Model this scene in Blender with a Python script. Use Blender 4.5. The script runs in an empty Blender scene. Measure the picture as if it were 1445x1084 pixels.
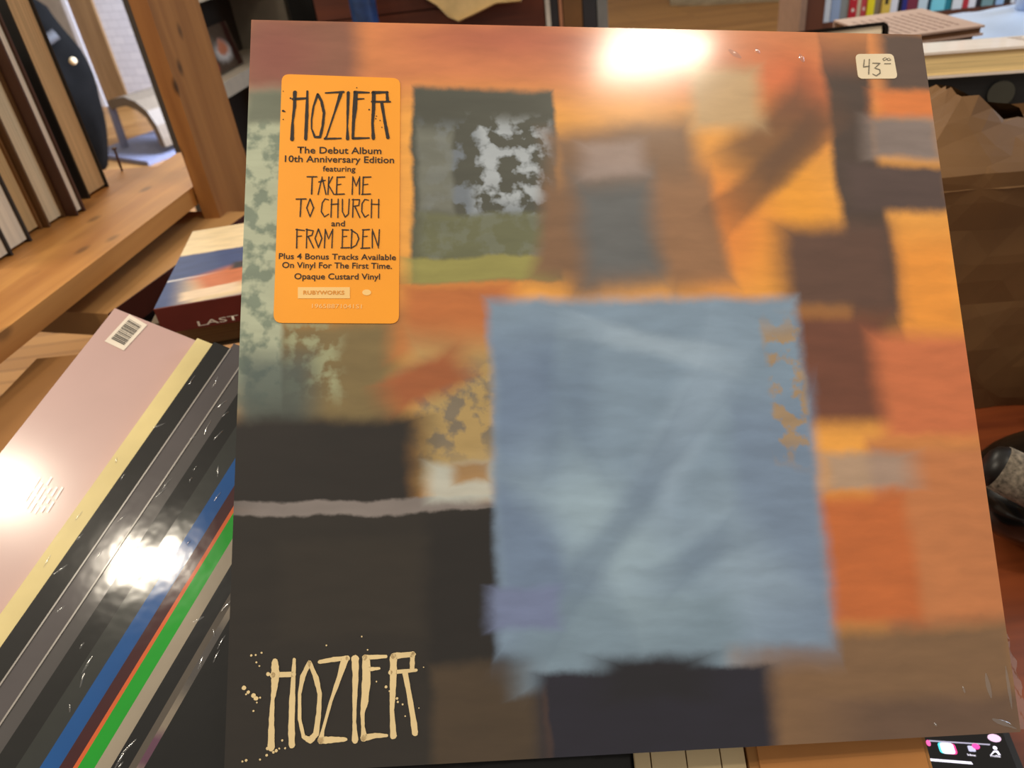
import bpy, bmesh, math, random
import numpy as np
from mathutils import Matrix, Vector, noise

random.seed(7)
S = bpy.context.scene
COL = S.collection

# ------------------------------------------------------------------ camera
F_PX = 1085.0                      # focal length in pixels of the 1445 x 1084 frame
CZ = 1.39                          # eye height
_U = np.array([-207.0, 1608.0, 1085.0]); _U /= np.linalg.norm(_U)
_F = np.array([0, 0, -1.0])
_Y = _F - (_F @ _U) * _U; _Y /= np.linalg.norm(_Y)
_X = np.cross(_Y, _U)
ROT = np.array([_X, _Y, _U])       # camera axes -> world axes
CAM = np.array([0, 0, CZ])

cam_data = bpy.data.cameras.new('camera')
cam = bpy.data.objects.new('camera', cam_data); COL.objects.link(cam)
m4 = Matrix([[*ROT[0], 0], [*ROT[1], 0], [*ROT[2], CZ], [0, 0, 0, 1]])
cam.matrix_world = m4
cam_data.sensor_fit = 'HORIZONTAL'; cam_data.sensor_width = 36.0
cam_data.lens = F_PX / 1445.0 * 36.0
cam_data.clip_start = 0.02; cam_data.clip_end = 60
cam_data.dof.use_dof = True
cam_data.dof.focus_distance = 0.325
cam_data.dof.aperture_fstop = 16.0
S.camera = cam

# ------------------------------------------------------------------ world, lights, exposure
S.view_settings.view_transform = 'Standard'
S.view_settings.look = 'None'
S.view_settings.gamma = 1.0
S.view_settings.exposure = 0.14
S.view_settings.use_curve_mapping = False
S.cycles.use_denoising = True
S.cycles.max_bounces = 6

world = bpy.data.worlds.new('shop_ambient'); S.world = world
world.use_nodes = True
bg = world.node_tree.nodes['Background']
bg.inputs[0].default_value = (1.0, 0.90, 0.77, 1)
bg.inputs[1].default_value = 0.43


def area(name, loc, target, sx, sy, power, color):
    d = bpy.data.lights.new(name, 'AREA'); d.shape = 'RECTANGLE'
    d.size = sx; d.size_y = sy; d.energy = power; d.color = color
    o = bpy.data.objects.new(name, d); COL.objects.link(o)
    o.location = loc
    o.rotation_euler = (Vector(target) - Vector(loc)).to_track_quat('-Z', 'Y').to_euler()
    return o


WARM = (1.0, 0.88, 0.70)
area('ceiling_lamp_light', (0.70, 0.06, 2.78), (0.70, 0.0601, 0), 0.26, 0.055, 6, WARM)
area('ceiling_lamp_light', (-1.08, 0.16, 2.78), (-1.08, 0.1601, 0), 0.16, 0.12, 7, WARM)
area('ceiling_lamp_light', (-0.71, -0.08, 2.78), (-0.71, -0.0799, 0), 0.18, 0.09, 7, WARM)
area('ceiling_lamp_light', (-2.1, 0.7, 2.78), (-0.2, 0.4, 1.2), 0.7, 0.5, 22, WARM)
area('ceiling_lamp_light', (-0.9, 3.2, 2.78), (-0.9, 3.2001, 0), 0.9, 0.9, 40, WARM)
area('ceiling_lamp_light', (1.5, 4.5, 2.78), (1.5, 4.5001, 0), 0.9, 0.9, 60, WARM)
area('window_daylight', (2.6, 1.2, 1.9), (1.2, 1.9, 0.95), 0.9, 1.2, 26, (0.55, 0.75, 1.0))
area('window_daylight', (-0.4, 5.2, 1.6), (-3.2, 6.4, 0.7), 1.2, 1.4, 270, (0.62, 0.74, 1.0))


# ------------------------------------------------------------------ helpers
def ray(x, y):
    return ROT @ np.array([(x - 722.5) / F_PX, -(y - 542.0) / F_PX, -1.0])


def W(x, y, depth):
    """the point seen at pixel x, y of the photo, depth metres in front of the lens"""
    return Vector(CAM + ray(x, y) * depth)


def onz(x, y, z):
    r = ray(x, y)
    return Vector(CAM + r * ((z - CZ) / r[2]))


def onplane(x, y, p0, n):
    r = ray(x, y); n = np.array(n)
    return Vector(CAM + r * (((np.array(p0) - CAM) @ n) / (r @ n)))


def frame(o, x, y, z):
    return Matrix([[x[0], y[0], z[0], o[0]], [x[1], y[1], z[1], o[1]], [x[2], y[2], z[2], o[2]], [0, 0, 0, 1]])


def lin(c):
    return tuple(((v / 255.0) / 12.92 if v / 255.0 <= 0.04045 else ((v / 255.0 + 0.055) / 1.055) ** 2.4) for v in c) + (1.0,)


def tag(o, label=None, cat=None, group=None, kind=None):
    if label: o['label'] = label
    if cat: o['category'] = cat
    if group: o['group'] = group
    if kind: o['kind'] = kind
    return o


def empty(name, M):
    o = bpy.data.objects.new(name, None); COL.objects.link(o)
    o.empty_display_size = 0.02
    o.matrix_world = M
    return o


def obj(name, bm, mat, parent=None, M=None, smooth=False, bevel=0.0, seg=2):
    if bevel:
        bmesh.ops.bevel(bm, geom=[e for e in bm.edges if e.calc_face_angle(0) > 0.6], offset=bevel, segments=seg, profile=0.7, affect='EDGES')
    bmesh.ops.recalc_face_normals(bm, faces=bm.faces)
    me = bpy.data.meshes.new(name); bm.to_mesh(me); bm.free()
    for m in (mat if isinstance(mat, (list, tuple)) else [mat]): me.materials.append(m)
    if smooth:
        for p in me.polygons: p.use_smooth = True
    o = bpy.data.objects.new(name, me); COL.objects.link(o)
    if parent: o.parent = parent
    if M is not None: o.matrix_world = M
    return o


def new(): return bmesh.new()


def box(bm, x0, x1, y0, y1, z0, z1, M=None, mi=0):
    vs = [bm.verts.new((x, y, z)) for x in (x0, x1) for y in (y0, y1) for z in (z0, z1)]
    if M is not None:
        for v in vs: v.co = M @ v.co
    for q in ((0, 1, 3, 2), (4, 6, 7, 5), (0, 4, 5, 1), (2, 3, 7, 6), (0, 2, 6, 4), (1, 5, 7, 3)):
        f = bm.faces.new([vs[i] for i in q]); f.material_index = mi
    return bm


def prism(bm, pts, z0, z1, mi=0):
    a = [bm.verts.new((p[0], p[1], z0)) for p in pts]; b = [bm.verts.new((p[0], p[1], z1)) for p in pts]
    n = len(pts)
    bm.faces.new(a[::-1]); bm.faces.new(b)
    for i in range(n): bm.faces.new((a[i], a[(i + 1) % n], b[(i + 1) % n], b[i]))
    for f in bm.faces: f.material_index = mi
    return bm


def round_poly(pts, r, n=5):
    """polygon with every corner rounded"""
    out = []; k = len(pts)
    for i in range(k):
        p = Vector(pts[i]).to_2d(); a = Vector(pts[i - 1]).to_2d(); b = Vector(pts[(i + 1) % k]).to_2d()
        s = p + (a - p).normalized() * r; e = p + (b - p).normalized() * r
        for j in range(n + 1):
            t = j / n
            q = s * (1 - t) ** 2 + p * 2 * t * (1 - t) + e * t * t
            out.append((q.x, q.y))
    return out


def tube(bm, pts, radii, n=12):
    pts = [Vector(p) for p in pts]; rings = []
    for i, p in enumerate(pts):
        d = (pts[min(i + 1, len(pts) - 1)] - pts[max(i - 1, 0)]).normalized()
        a = d.orthogonal().normalized() if i == 0 else (rings_a - d * rings_a.dot(d)).normalized()
        rings_a = a; b = d.cross(a)
        r = radii[i] if isinstance(radii, (list, tuple)) else radii
        rings.append([bm.verts.new(p + (a * math.cos(2 * math.pi * j / n) + b * math.sin(2 * math.pi * j / n)) * r) for j in range(n)])
    for i in range(len(rings) - 1):
        for j in range(n):
            bm.faces.new((rings[i][j], rings[i][(j + 1) % n], rings[i + 1][(j + 1) % n], rings[i + 1][j]))
    bm.faces.new(rings[0][::-1]); bm.faces.new(rings[-1])
    return bm


# ------------------------------------------------------------------ materials
class N:
    def __init__(s, name):
        s.m = bpy.data.materials.new(name); s.m.use_nodes = True
        s.t = s.m.node_tree; s.b = s.t.nodes['Principled BSDF']

    def n(s, kind, **kw):
        nd = s.t.nodes.new(kind)
        for k, v in kw.items():
            if k[0] == 'i' and k[1:].isdigit(): nd.inputs[int(k[1:])].default_value = v
            else: setattr(nd, k, v)
        return nd

    def l(s, a, b): s.t.links.new(a, b)

    def mixc(s, fac, a, b, mode='MIX'):
        nd = s.n('ShaderNodeMix', data_type='RGBA', blend_type=mode)
        for sock, v in ((nd.inputs[0], fac), (nd.inputs[6], a), (nd.inputs[7], b)):
            if hasattr(v, 'is_linked'): s.l(v, sock)
            else: sock.default_value = v
        return nd.outputs[2]

    def ramp(s, fac, a, b):
        nd = s.n('ShaderNodeMapRange'); nd.inputs[1].default_value = a; nd.inputs[2].default_value = b
        s.l(fac, nd.inputs[0]); return nd.outputs[0]


def plain(name, c, rough=0.6, var=0.06, scale=40.0, coat=0.0, coat_rough=0.08, bump=0.0, bscale=60.0, metal=0.0, emit=0.0, spec=0.5):
    k = N(name); b = k.b
    tc = k.n('ShaderNodeTexCoord')
    nz = k.n('ShaderNodeTexNoise'); nz.inputs['Scale'].default_value = scale; nz.inputs['Detail'].default_value = 4
    k.l(tc.outputs['Object'], nz.inputs['Vector'])
    L = lin(c)
    d = tuple(v * (1 - var * 2) for v in L[:3]) + (1,); u = tuple(min(1, v * (1 + var * 2)) for v in L[:3]) + (1,)
    col = k.mixc(k.ramp(nz.outputs['Fac'], 0.3, 0.7), d, u)
    k.l(col, b.inputs['Base Color'])
    b.inputs['Roughness'].default_value = rough; b.inputs['Metallic'].default_value = metal
    b.inputs['Specular IOR Level'].default_value = spec
    b.inputs['Coat Weight'].default_value = coat; b.inputs['Coat Roughness'].default_value = coat_rough
    if emit:
        k.l(col, b.inputs['Emission Color']); b.inputs['Emission Strength'].default_value = emit
    if bump:
        n2 = k.n('ShaderNodeTexNoise'); n2.inputs['Scale'].default_value = bscale; n2.inputs['Detail'].default_value = 3
        k.l(tc.outputs['Object'], n2.inputs['Vector'])
        bp = k.n('ShaderNodeBump'); bp.inputs['Strength'].default_value = bump; bp.inputs['Distance'].default_value = 0.002
        k.l(n2.outputs['Fac'], bp.inputs['Height'])
        k.l(bp.outputs['Normal'], b.inputs['Normal'])
        k.l(bp.outputs['Normal'], b.inputs['Coat Normal'])
    return k.m


def wood(name, c, dark, axis='Y', scale=3.0, rough=0.55, knots=0.0, coat=0.0):
    """grain runs along the given local axis"""
    k = N(name); b = k.b
    tc = k.n('ShaderNodeTexCoord'); mp = k.n('ShaderNodeMapping')
    st = {'X': (1.2, 14, 14), 'Y': (14, 1.2, 14), 'Z': (14, 14, 1.2)}[axis]
    mp.inputs['Scale'].default_value = tuple(v * scale for v in st)
    k.l(tc.outputs['Object'], mp.inputs['Vector'])
    nz = k.n('ShaderNodeTexNoise'); nz.inputs['Scale'].default_value = 1.0; nz.inputs['Detail'].default_value = 6; nz.inputs['Distortion'].default_value = 0.6
    k.l(mp.outputs[0], nz.inputs['Vector'])
    col = k.mixc(k.ramp(nz.outputs['Fac'], 0.30, 0.72), lin(dark), lin(c))
    if knots:
        m2 = k.n('ShaderNodeMapping'); s2 = {'X': (0.5, 1, 1), 'Y': (1, 0.5, 1), 'Z': (1, 1, 0.55)}[axis]
        m2.inputs['Scale'].default_value = tuple(v * 30 for v in s2)
        k.l(tc.outputs['Object'], m2.inputs['Vector'])
        vo = k.n('ShaderNodeTexVoronoi'); vo.inputs['Scale'].default_value = 1.0
        k.l(m2.outputs[0], vo.inputs['Vector'])
        mr = k.n('ShaderNodeMapRange'); mr.inputs[1].default_value = 0.08; mr.inputs[2].default_value = 0.20; mr.inputs[3].default_value = knots; mr.inputs[4].default_value = 0
        k.l(vo.outputs['Distance'], mr.inputs[0])
        col = k.mixc(mr.outputs[0], col, lin(tuple(v * 0.35 for v in dark)))
    k.l(col, b.inputs['Base Color'])
    b.inputs['Roughness'].default_value = rough
    b.inputs['Coat Weight'].default_value = coat; b.inputs['Coat Roughness'].default_value = 0.25
    return k.m


def pages(name, c, axis='X', freq=900.0):
    """paper edge: fine lines across the local axis"""
    k = N(name); b = k.b
    tc = k.n('ShaderNodeTexCoord'); mp = k.n('ShaderNodeMapping')
    sc = [8, 8, 8]; sc['XYZ'.index(axis)] = freq
    mp.inputs['Scale'].default_value = sc
    k.l(tc.outputs['Object'], mp.inputs['Vector'])
    nz = k.n('ShaderNodeTexNoise'); nz.inputs['Scale'].default_value = 1.0; nz.inputs['Detail'].default_value = 2
    k.l(mp.outputs[0], nz.inputs['Vector'])
    col = k.mixc(k.ramp(nz.outputs['Fac'], 0.35, 0.65), lin(tuple(v * 0.86 for v in c)), lin(c))
    k.l(col, b.inputs['Base Color']); b.inputs['Roughness'].default_value = 0.8
    return k.m


def cover_art(name, base, patches, warp=0.010, scale=16.0, coat=0.6, bump=0.02, unit=1.0, grain=0.10, rough=0.45, coat_rough=0.10):
    """a printed painting of loose brushed colour fields.
    patch = (cx, cy, half_w, half_h, angle, softness, colour[, strength[, 'o' ellipse | 's' speckle]]) in local metres"""
    k = N(name); b = k.b
    tc = k.n('ShaderNodeTexCoord')
    nz = k.n('ShaderNodeTexNoise'); nz.inputs['Scale'].default_value = scale * unit; nz.inputs['Detail'].default_value = 5; nz.inputs['Roughness'].default_value = 0.62
    k.l(tc.outputs['Object'], nz.inputs['Vector'])
    sub = k.n('ShaderNodeVectorMath', operation='SUBTRACT'); sub.inputs[1].default_value = (0.5, 0.5, 0.5)
    k.l(nz.outputs['Color'], sub.inputs[0])
    scl = k.n('ShaderNodeVectorMath', operation='SCALE'); scl.inputs['Scale'].default_value = warp * 2
    k.l(sub.outputs[0], scl.inputs[0])
    add = k.n('ShaderNodeVectorMath', operation='ADD')
    k.l(tc.outputs['Object'], add.inputs[0]); k.l(scl.outputs[0], add.inputs[1])
    flat = k.n('ShaderNodeVectorMath', operation='MULTIPLY'); flat.inputs[1].default_value = (1, 1, 0)
    k.l(add.outputs[0], flat.inputs[0])
    sp = k.n('ShaderNodeTexNoise'); sp.inputs['Scale'].default_value = 110 * unit; sp.inputs['Detail'].default_value = 3
    k.l(tc.outputs['Object'], sp.inputs['Vector'])
    spf = k.ramp(sp.outputs['Fac'], 0.47, 0.58)
    col = lin(base)
    for p in patches:
        cx, cy, hw, hh, ang, soft, c = p[:7]
        st = p[7] if len(p) > 7 else 1.0
        kind = p[8] if len(p) > 8 else ''
        mp = k.n('ShaderNodeMapping', vector_type='TEXTURE')
        mp.inputs['Location'].default_value = (cx, cy, 0); mp.inputs['Rotation'].default_value = (0, 0, math.radians(ang)); mp.inputs['Scale'].default_value = (hw, hh, 1)
        k.l(flat.outputs[0], mp.inputs['Vector'])
        if 'o' in kind:
            ln = k.n('ShaderNodeVectorMath', operation='LENGTH'); k.l(mp.outputs[0], ln.inputs[0]); d = ln.outputs['Value']
        else:
            ab = k.n('ShaderNodeVectorMath', operation='ABSOLUTE'); k.l(mp.outputs[0], ab.inputs[0])
            sx = k.n('ShaderNodeSeparateXYZ'); k.l(ab.outputs[0], sx.inputs[0])
            mx = k.n('ShaderNodeMath', operation='MAXIMUM'); k.l(sx.outputs[0], mx.inputs[0]); k.l(sx.outputs[1], mx.inputs[1]); d = mx.outputs[0]
        mr = k.n('ShaderNodeMapRange', interpolation_type='SMOOTHSTEP')
        mr.inputs[1].default_value = 1 - soft; mr.inputs[2].default_value = 1 + soft; mr.inputs[3].default_value = st; mr.inputs[4].default_value = 0
        k.l(d, mr.inputs[0]); fac = mr.outputs[0]
        if 's' in kind:
            mu = k.n('ShaderNodeMath', operation='MULTIPLY'); k.l(fac, mu.inputs[0]); k.l(spf, mu.inputs[1]); fac = mu.outputs[0]
        col = k.mixc(fac, col, lin(c))
    # brush grain
    mp = k.n('ShaderNodeMapping'); mp.inputs['Scale'].default_value = (40 * unit, 150 * unit, 1); mp.inputs['Rotation'].default_value = (0, 0, 0.5)
    k.l(add.outputs[0], mp.inputs['Vector'])
    g = k.n('ShaderNodeTexNoise'); g.inputs['Scale'].default_value = 1.0; g.inputs['Detail'].default_value = 4
    k.l(mp.outputs[0], g.inputs['Vector'])
    col = k.mixc(1.0, col, k.mixc(k.ramp(g.outputs['Fac'], 0.3, 0.7), (1 - grain,) * 3 + (1,), (1 + grain,) * 3 + (1,)), 'MULTIPLY')
    k.l(col, b.inputs['Base Color'])
    b.inputs['Roughness'].default_value = rough; b.inputs['Specular IOR Level'].default_value = 0.3
    b.inputs['Coat Weight'].default_value = coat; b.inputs['Coat Roughness'].default_value = coat_rough
    if bump:
        n2 = k.n('ShaderNodeTexNoise'); n2.inputs['Scale'].default_value = 9 * unit; n2.inputs['Detail'].default_value = 1
        k.l(tc.outputs['Object'], n2.inputs['Vector'])
        bp = k.n('ShaderNodeBump'); bp.inputs['Strength'].default_value = bump; bp.inputs['Distance'].default_value = 0.02
        k.l(n2.outputs['Fac'], bp.inputs['Height']); k.l(bp.outputs['Normal'], b.inputs['Coat Normal'])
    return k.m


INK = plain('black_ink', (30, 18, 12), 0.6, 0.02)
CREAM_INK = plain('cream_ink', (232, 208, 158), 0.5, 0.03)
PAPER_CREAM = plain('cream_paper', (226, 204, 164), 0.8, 0.03)
PAPER_WHITE = plain('white_paper', (232, 220, 204), 0.75, 0.03)
KRAFT = plain('kraft_board', (160, 112, 60), 0.8, 0.05, 25)

# ------------------------------------------------------------------ the room
def struct(name, bm, mat, label=None):
    o = obj(name, bm, mat); o['kind'] = 'structure'
    return o

floor_m = N('oak_floor')
tc = floor_m.n('ShaderNodeTexCoord'); br = floor_m.n('ShaderNodeTexBrick')
br.inputs['Color1'].default_value = lin((178, 130, 74)); br.inputs['Color2'].default_value = lin((150, 105, 56)); br.inputs['Mortar'].default_value = lin((96, 62, 32))
br.inputs['Scale'].default_value = 1.0; br.inputs['Mortar Size'].default_value = 0.003; br.inputs['Brick Width'].default_value = 1.1; br.inputs['Row Height'].default_value = 0.09
floor_m.l(tc.outputs['Object'], br.inputs['Vector']); floor_m.l(br.outputs['Color'], floor_m.b.inputs['Base Color'])
floor_m.b.inputs['Roughness'].default_value = 0.4
struct('floor', box(new(), -5, 5, -2, 11, -0.1, 0), floor_m.m)
wall_m = plain('plaster_wall', (188, 172, 150), 0.9, 0.04, 6)
struct('wall_back', box(new(), -5, 5, 11, 11.1, 0, 2.9), wall_m)
struct('wall_left', box(new(), -5.1, -5, -2, 11, 0, 2.9), wall_m)
struct('wall_right', box(new(), 5, 5.1, -2, 11, 0, 2.9), wall_m)

# ------------------------------------------------------------------ the record album
ALB_Q = [(355, 30), (1303, 51), (1443, 1033), (316, 1095)]
LPW = 0.315


def solve_plane():
    src = [(0, LPW), (LPW, LPW), (LPW, 0), (0, 0)]; A = []
    for (X, Y), (u, v) in zip(src, ALB_Q):
        x = (u - 722.5) / F_PX; y = -(v - 542) / F_PX
        A.append([X, Y, 1, 0, 0, 0, -x * X, -x * Y, -x]); A.append([0, 0, 0, X, Y, 1, -y * X, -y * Y, -y])
    H = np.linalg.svd(np.array(A))[2][-1].reshape(3, 3)
    H = np.diag([1, 1, -1]) @ H
    if H[2, 2] > 0: H = -H
    s = (np.linalg.norm(H[:, 0]) + np.linalg.norm(H[:, 1])) / 2
    r1 = ROT @ (H[:, 0] / s); r2 = ROT @ (H[:, 1] / s); t = ROT @ (H[:, 2] / s) + CAM
    r1 = r1 / np.linalg.norm(r1); r2 = r2 - (r2 @ r1) * r1; r2 /= np.linalg.norm(r2)
    return Vector(t), Vector(r1), Vector(r2), Vector(np.cross(r1, r2))


A_O, A_X, A_Y, A_N = solve_plane()
MA = frame(A_O, A_X, A_Y, A_N); MAI = MA.inverted()


def ap(x, y):
    """album-local 2D point under a photo pixel"""
    p = MAI @ onplane(x, y, A_O, A_N)
    return Vector((p.x, p.y))


PXM = LPW / 1040.0                  # metres per photo pixel on the cover, roughly


def P(x0, x1, y0, y1, c, soft=0.25, ang=0, st=1.0, kind=''):
    a = ap((x0 + x1) / 2, (y0 + y1) / 2)
    l = ap(x0, (y0 + y1) / 2); r = ap(x1, (y0 + y1) / 2); t = ap((x0 + x1) / 2, y0); b = ap((x0 + x1) / 2, y1)
    return (a.x, a.y, (r - l).length / 2, (t - b).length / 2, ang, soft, c, st, kind)


# a plain abstract painting of colour fields
ART = [
    P(340, 1330, 15, 135, (208, 126, 82), 0.7),
    P(340, 505, 20, 150, (140, 92, 74), 0.25),
    P(345, 440, 30, 120, (140, 80, 70), 0.8, 0, 0.8, 'o'),
    P(600, 860, 30, 80, (175, 95, 72), 0.8, 0, 0.8, 'o'),
    P(1060, 1190, 70, 200, (214, 110, 60), 0.7, 20, 0.9, 'o'),
    P(1060, 1180, 190, 420, (244, 165, 52), 0.8, 0, 1, 'o'),
    P(950, 1080, 240, 400, (236, 140, 58), 0.8, 0, 0.9, 'o'),
    P(1250, 1360, 330, 480, (240, 155, 58), 0.5),
    P(335, 580, 440, 620, (125, 108, 70), 0.35),
    P(560, 730, 395, 500, (190, 112, 58), 0.35),
    P(585, 705, 480, 690, (176, 150, 98), 0.4),
    P(585, 705, 520, 640, (120, 112, 100), 0.5, 10, 0.9, 's'),
    P(540, 660, 510, 560, (160, 92, 52), 0.5, 28),
    P(325, 400, 130, 560, (176, 184, 160), 0.15),
    P(325, 400, 150, 560, (98, 116, 104), 0.2, 0, 0.75, 's'),
    P(400, 480, 450, 560, (160, 164, 130), 0.4, 0, 0.9, 's'),
    P(345, 420, 130, 175, (110, 116, 100), 0.35),
    P(330, 440, 500, 620, (70, 84, 84), 0.5, 0, 0.85),
    P(582, 788, 122, 392, (76, 78, 70), 0.05),
    P(600, 780, 175, 370, (112, 122, 134), 0.15, 0, 1, 's'),
    P(590, 640, 180, 300, (120, 124, 116), 0.25, 0, 0.8),
    P(672, 772, 170, 290, (176, 186, 196), 0.3, 0, 0.9, 's'),
    P(590, 780, 300, 362, (112, 116, 84), 0.2, 0, 0.75),
    P(570, 790, 362, 396, (150, 146, 82), 0.25),
    # brown and slate brush block
    P(790, 1000, 175, 400, (134, 102, 76), 0.22, 8),
    P(760, 850, 260, 400, (128, 96, 70), 0.35, -10),
    P(930, 1020, 250, 405, (150, 110, 78), 0.35, 10),
    P(820, 925, 250, 400, (92, 100, 106), 0.5, 4, 0.9),
    P(820, 905, 205, 250, (176, 160, 158), 0.5, 4, 0.6),
    # dark field, low left
    P(300, 600, 590, 725, (33, 28, 25), 0.22),
    P(300, 772, 708, 1110, (38, 33, 28), 0.05),
    P(600, 780, 716, 940, (27, 23, 21), 0.2),
    P(395, 600, 760, 900, (46, 40, 33), 0.2, 0, 0.8),
    P(610, 770, 935, 1110, (72, 58, 42), 0.15),
    P(326, 705, 704, 724, (132, 124, 122), 0.3),
    P(605, 700, 655, 708, (190, 196, 190), 0.35, 0, 0.9),
    P(640, 690, 655, 682, (160, 120, 66), 0.5, 0, 0.9),
    # warm browns, right
    P(1182, 1246, 60, 470, (74, 58, 50), 0.3),
    P(1245, 1340, 45, 130, (92, 72, 62), 0.3),
    P(1235, 1340, 128, 168, (228, 130, 62), 0.4),
    P(1225, 1330, 165, 225, (136, 122, 118), 0.4),
    P(1200, 1345, 235, 300, (84, 66, 62), 0.3),
    P(1100, 1260, 320, 440, (96, 68, 56), 0.35),
    P(1100, 1262, 440, 600, (112, 66, 48), 0.25),
    P(1020, 1190, 150, 230, (96, 66, 46), 0.5, 42, 0.85),
    P(990, 1190, 220, 262, (96, 66, 46), 0.5, 42, 0.7),
    P(1240, 1420, 470, 620, (206, 116, 72), 0.25),
    P(1240, 1430, 620, 890, (196, 124, 76), 0.15),
    P(1160, 1290, 640, 690, (164, 150, 140), 0.4, 0, 0.8),
    P(1155, 1290, 695, 880, (198, 108, 54), 0.2),
    P(1030, 1470, 880, 1075, (128, 98, 70), 0.22),
    P(1180, 1470, 985, 1060, (104, 80, 64), 0.5),
    P(975, 1072, 95, 182, (196, 166, 124), 0.35, 0, 0.95),
    # blue field
    P(700, 1150, 412, 905, (128, 152, 178), 0.05),
    P(700, 790, 470, 880, (112, 134, 166), 0.35),
    P(1040, 1160, 560, 900, (120, 142, 172), 0.3),
    P(740, 1050, 840, 965, (124, 148, 170), 0.25),
    P(1085, 1135, 455, 640, (168, 140, 104), 0.3, 0, 0.9, 's'),
    P(800, 900, 620, 860, (158, 184, 204), 0.8, 40, 0.8),
    P(940, 1000, 480, 720, (156, 180, 206), 0.8, -30, 0.7),
    P(830, 1010, 470, 500, (166, 188, 210), 0.8, -15, 0.6),
    P(770, 840, 500, 650, (100, 122, 152), 0.8, 0, 0.6),
    P(1000, 1090, 700, 880, (150, 174, 198), 0.8, 35, 0.7),
    P(860, 900, 560, 900, (102, 124, 152), 0.8, -38, 0.6),
    P(930, 1050, 760, 800, (104, 126, 154), 0.8, 30, 0.6),
    P(690, 790, 830, 890, (116, 130, 170), 0.3),
    P(762, 1096, 945, 1075, (27, 26, 42), 0.12),
    P(850, 1000, 930, 990, (22, 21, 31), 0.5),
]
art_m = cover_art('painted_cover', (240, 168, 74), ART, warp=0.005, scale=26, coat=0.75, bump=0.05, coat_rough=0.14, grain=0.09)

album = empty('record_album', MA)
tag(album, 'large record album with abstract orange, blue and black cover, propped in front of everything', 'record album')
bm = box(new(), 0, LPW, 0, LPW, -0.007, 0)
obj('sleeve', bm, art_m, album, bevel=0.0026, seg=4)


def strokes(polys, conv, wscale, z=0.0004):
    """hand-inked strokes: each = [(x, y, width), ...] in picture-crop units"""
    bm = new()
    for poly in polys:
        pts = [(conv(p[0], p[1]), p[2] * wscale / 2) for p in poly]
        # resample with wobble
        fine = []
        for i in range(len(pts) - 1):
            (a, ra), (b, rb) = pts[i], pts[i + 1]
            n = 5
            for j in range(n):
                t = j / n
                fine.append((a.lerp(b, t), (ra * (1 - t) + rb * t) * (1 + random.uniform(-0.10, 0.10))))
        fine.append(pts[-1])
        L, R = [], []
        for i, (p, r) in enumerate(fine):
            d = (fine[min(i + 1, len(fine) - 1)][0] - fine[max(i - 1, 0)][0]).normalized()
            nrm = Vector((-d.y, d.x))
            L.append(bm.verts.new((*(p + nrm * r), z))); R.append(bm.verts.new((*(p - nrm * r), z)))
        for i in range(len(fine) - 1):
            bm.faces.new((L[i], L[i + 1], R[i + 1], R[i]))
        for (p, r) in [fine[0], fine[-1]] + [q for q in pts[1:-1]]:
            blot(bm, p, r * 0.98, z + 0.00002)
    return bm


def blot(bm, p, r, z, n=9):
    vs = [bm.verts.new((p.x + r * math.cos(6.2832 * i / n) * random.uniform(.85, 1.1), p.y + r * math.sin(6.2832 * i / n) * random.uniform(.85, 1.1), z)) for i in range(n)]
    bm.faces.new(vs)


T = [
    [(280, 210, 40), (284, 300, 52), (276, 400, 36), (265, 470, 22), (258, 600, 30), (255, 790, 44)],
    [(412, 195, 20), (405, 330, 28), (398, 480, 34), (393, 650, 40), (395, 775, 38)],
    [(265, 300, 34), (410, 296, 28)],
    [(515, 215, 24), (470, 310, 30), (448, 430, 22), (448, 600, 20), (475, 720, 22), (520, 745, 36), (560, 700, 36), (578, 560, 30), (585, 430, 26), (560, 320, 30), (515, 215, 24)],
    [(585, 212, 22), (680, 195, 28), (775, 186, 30)], [(755, 195, 46), (720, 310, 32), (660, 480, 18), (605, 680, 20), (592, 745, 40)], [(590, 745, 40), (680, 740, 36), (760, 738, 22)],
    [(825, 190, 44), (828, 300, 36), (822, 480, 28), (820, 620, 20), (825, 745, 40)],
    [(900, 185, 48), (902, 330, 52), (890, 480, 46), (875, 560, 26), (878, 650, 20), (887, 730, 40)], [(890, 182, 32), (1035, 175, 20)], [(915, 262, 28), (990, 256, 14)], [(880, 730, 40), (960, 712, 30), (1040, 712, 18)],
    [(1085, 175, 44), (1085, 280, 40), (1080, 430, 34), (1075, 540, 26), (1085, 715, 40)], [(1085, 172, 38), (1220, 160, 32)], [(1215, 155, 28), (1212, 265, 30)], [(1065, 283, 28), (1240, 268, 18)], [(1165, 290, 36), (1190, 420, 30), (1220, 600, 34), (1232, 695, 38)],
]
SPL = [(70, 388, 14), (100, 417, 10), (135, 440, 14), (152, 460, 14), (180, 455, 6), (85, 432, 6), (235, 296, 13), (120, 168, 7), (150, 165, 6), (190, 150, 6), (155, 215, 6), (175, 240, 5), (255, 795, 20), (230, 800, 10), (290, 815, 10), (270, 825, 8), (225, 845, 8), (330, 745, 7), (350, 798, 6), (310, 800, 6), (85, 880, 8), (60, 888, 6), (180, 875, 6), (1035, 382, 9), (1110, 460, 8), (1115, 483, 7), (1148, 500, 6), (1058, 410, 5), (970, 345, 5), (870, 40, 5), (1258, 525, 4), (1165, 580, 5), (1290, 248, 4), (630, 100, 5), (910, 130, 5), (158, 488, 5), (135, 545, 6)]
sc = 300 / 1445
cv = lambda x, y: ap(330 + x * sc, 890 + y * sc)
bm = strokes(T, cv, sc * PXM)
for x, y, r in SPL: blot(bm, cv(x, y), r * sc * PXM, 0.0004)
tag(obj('title_lettering', bm, CREAM_INK, album), 'cream hand-painted title lettering')

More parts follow.
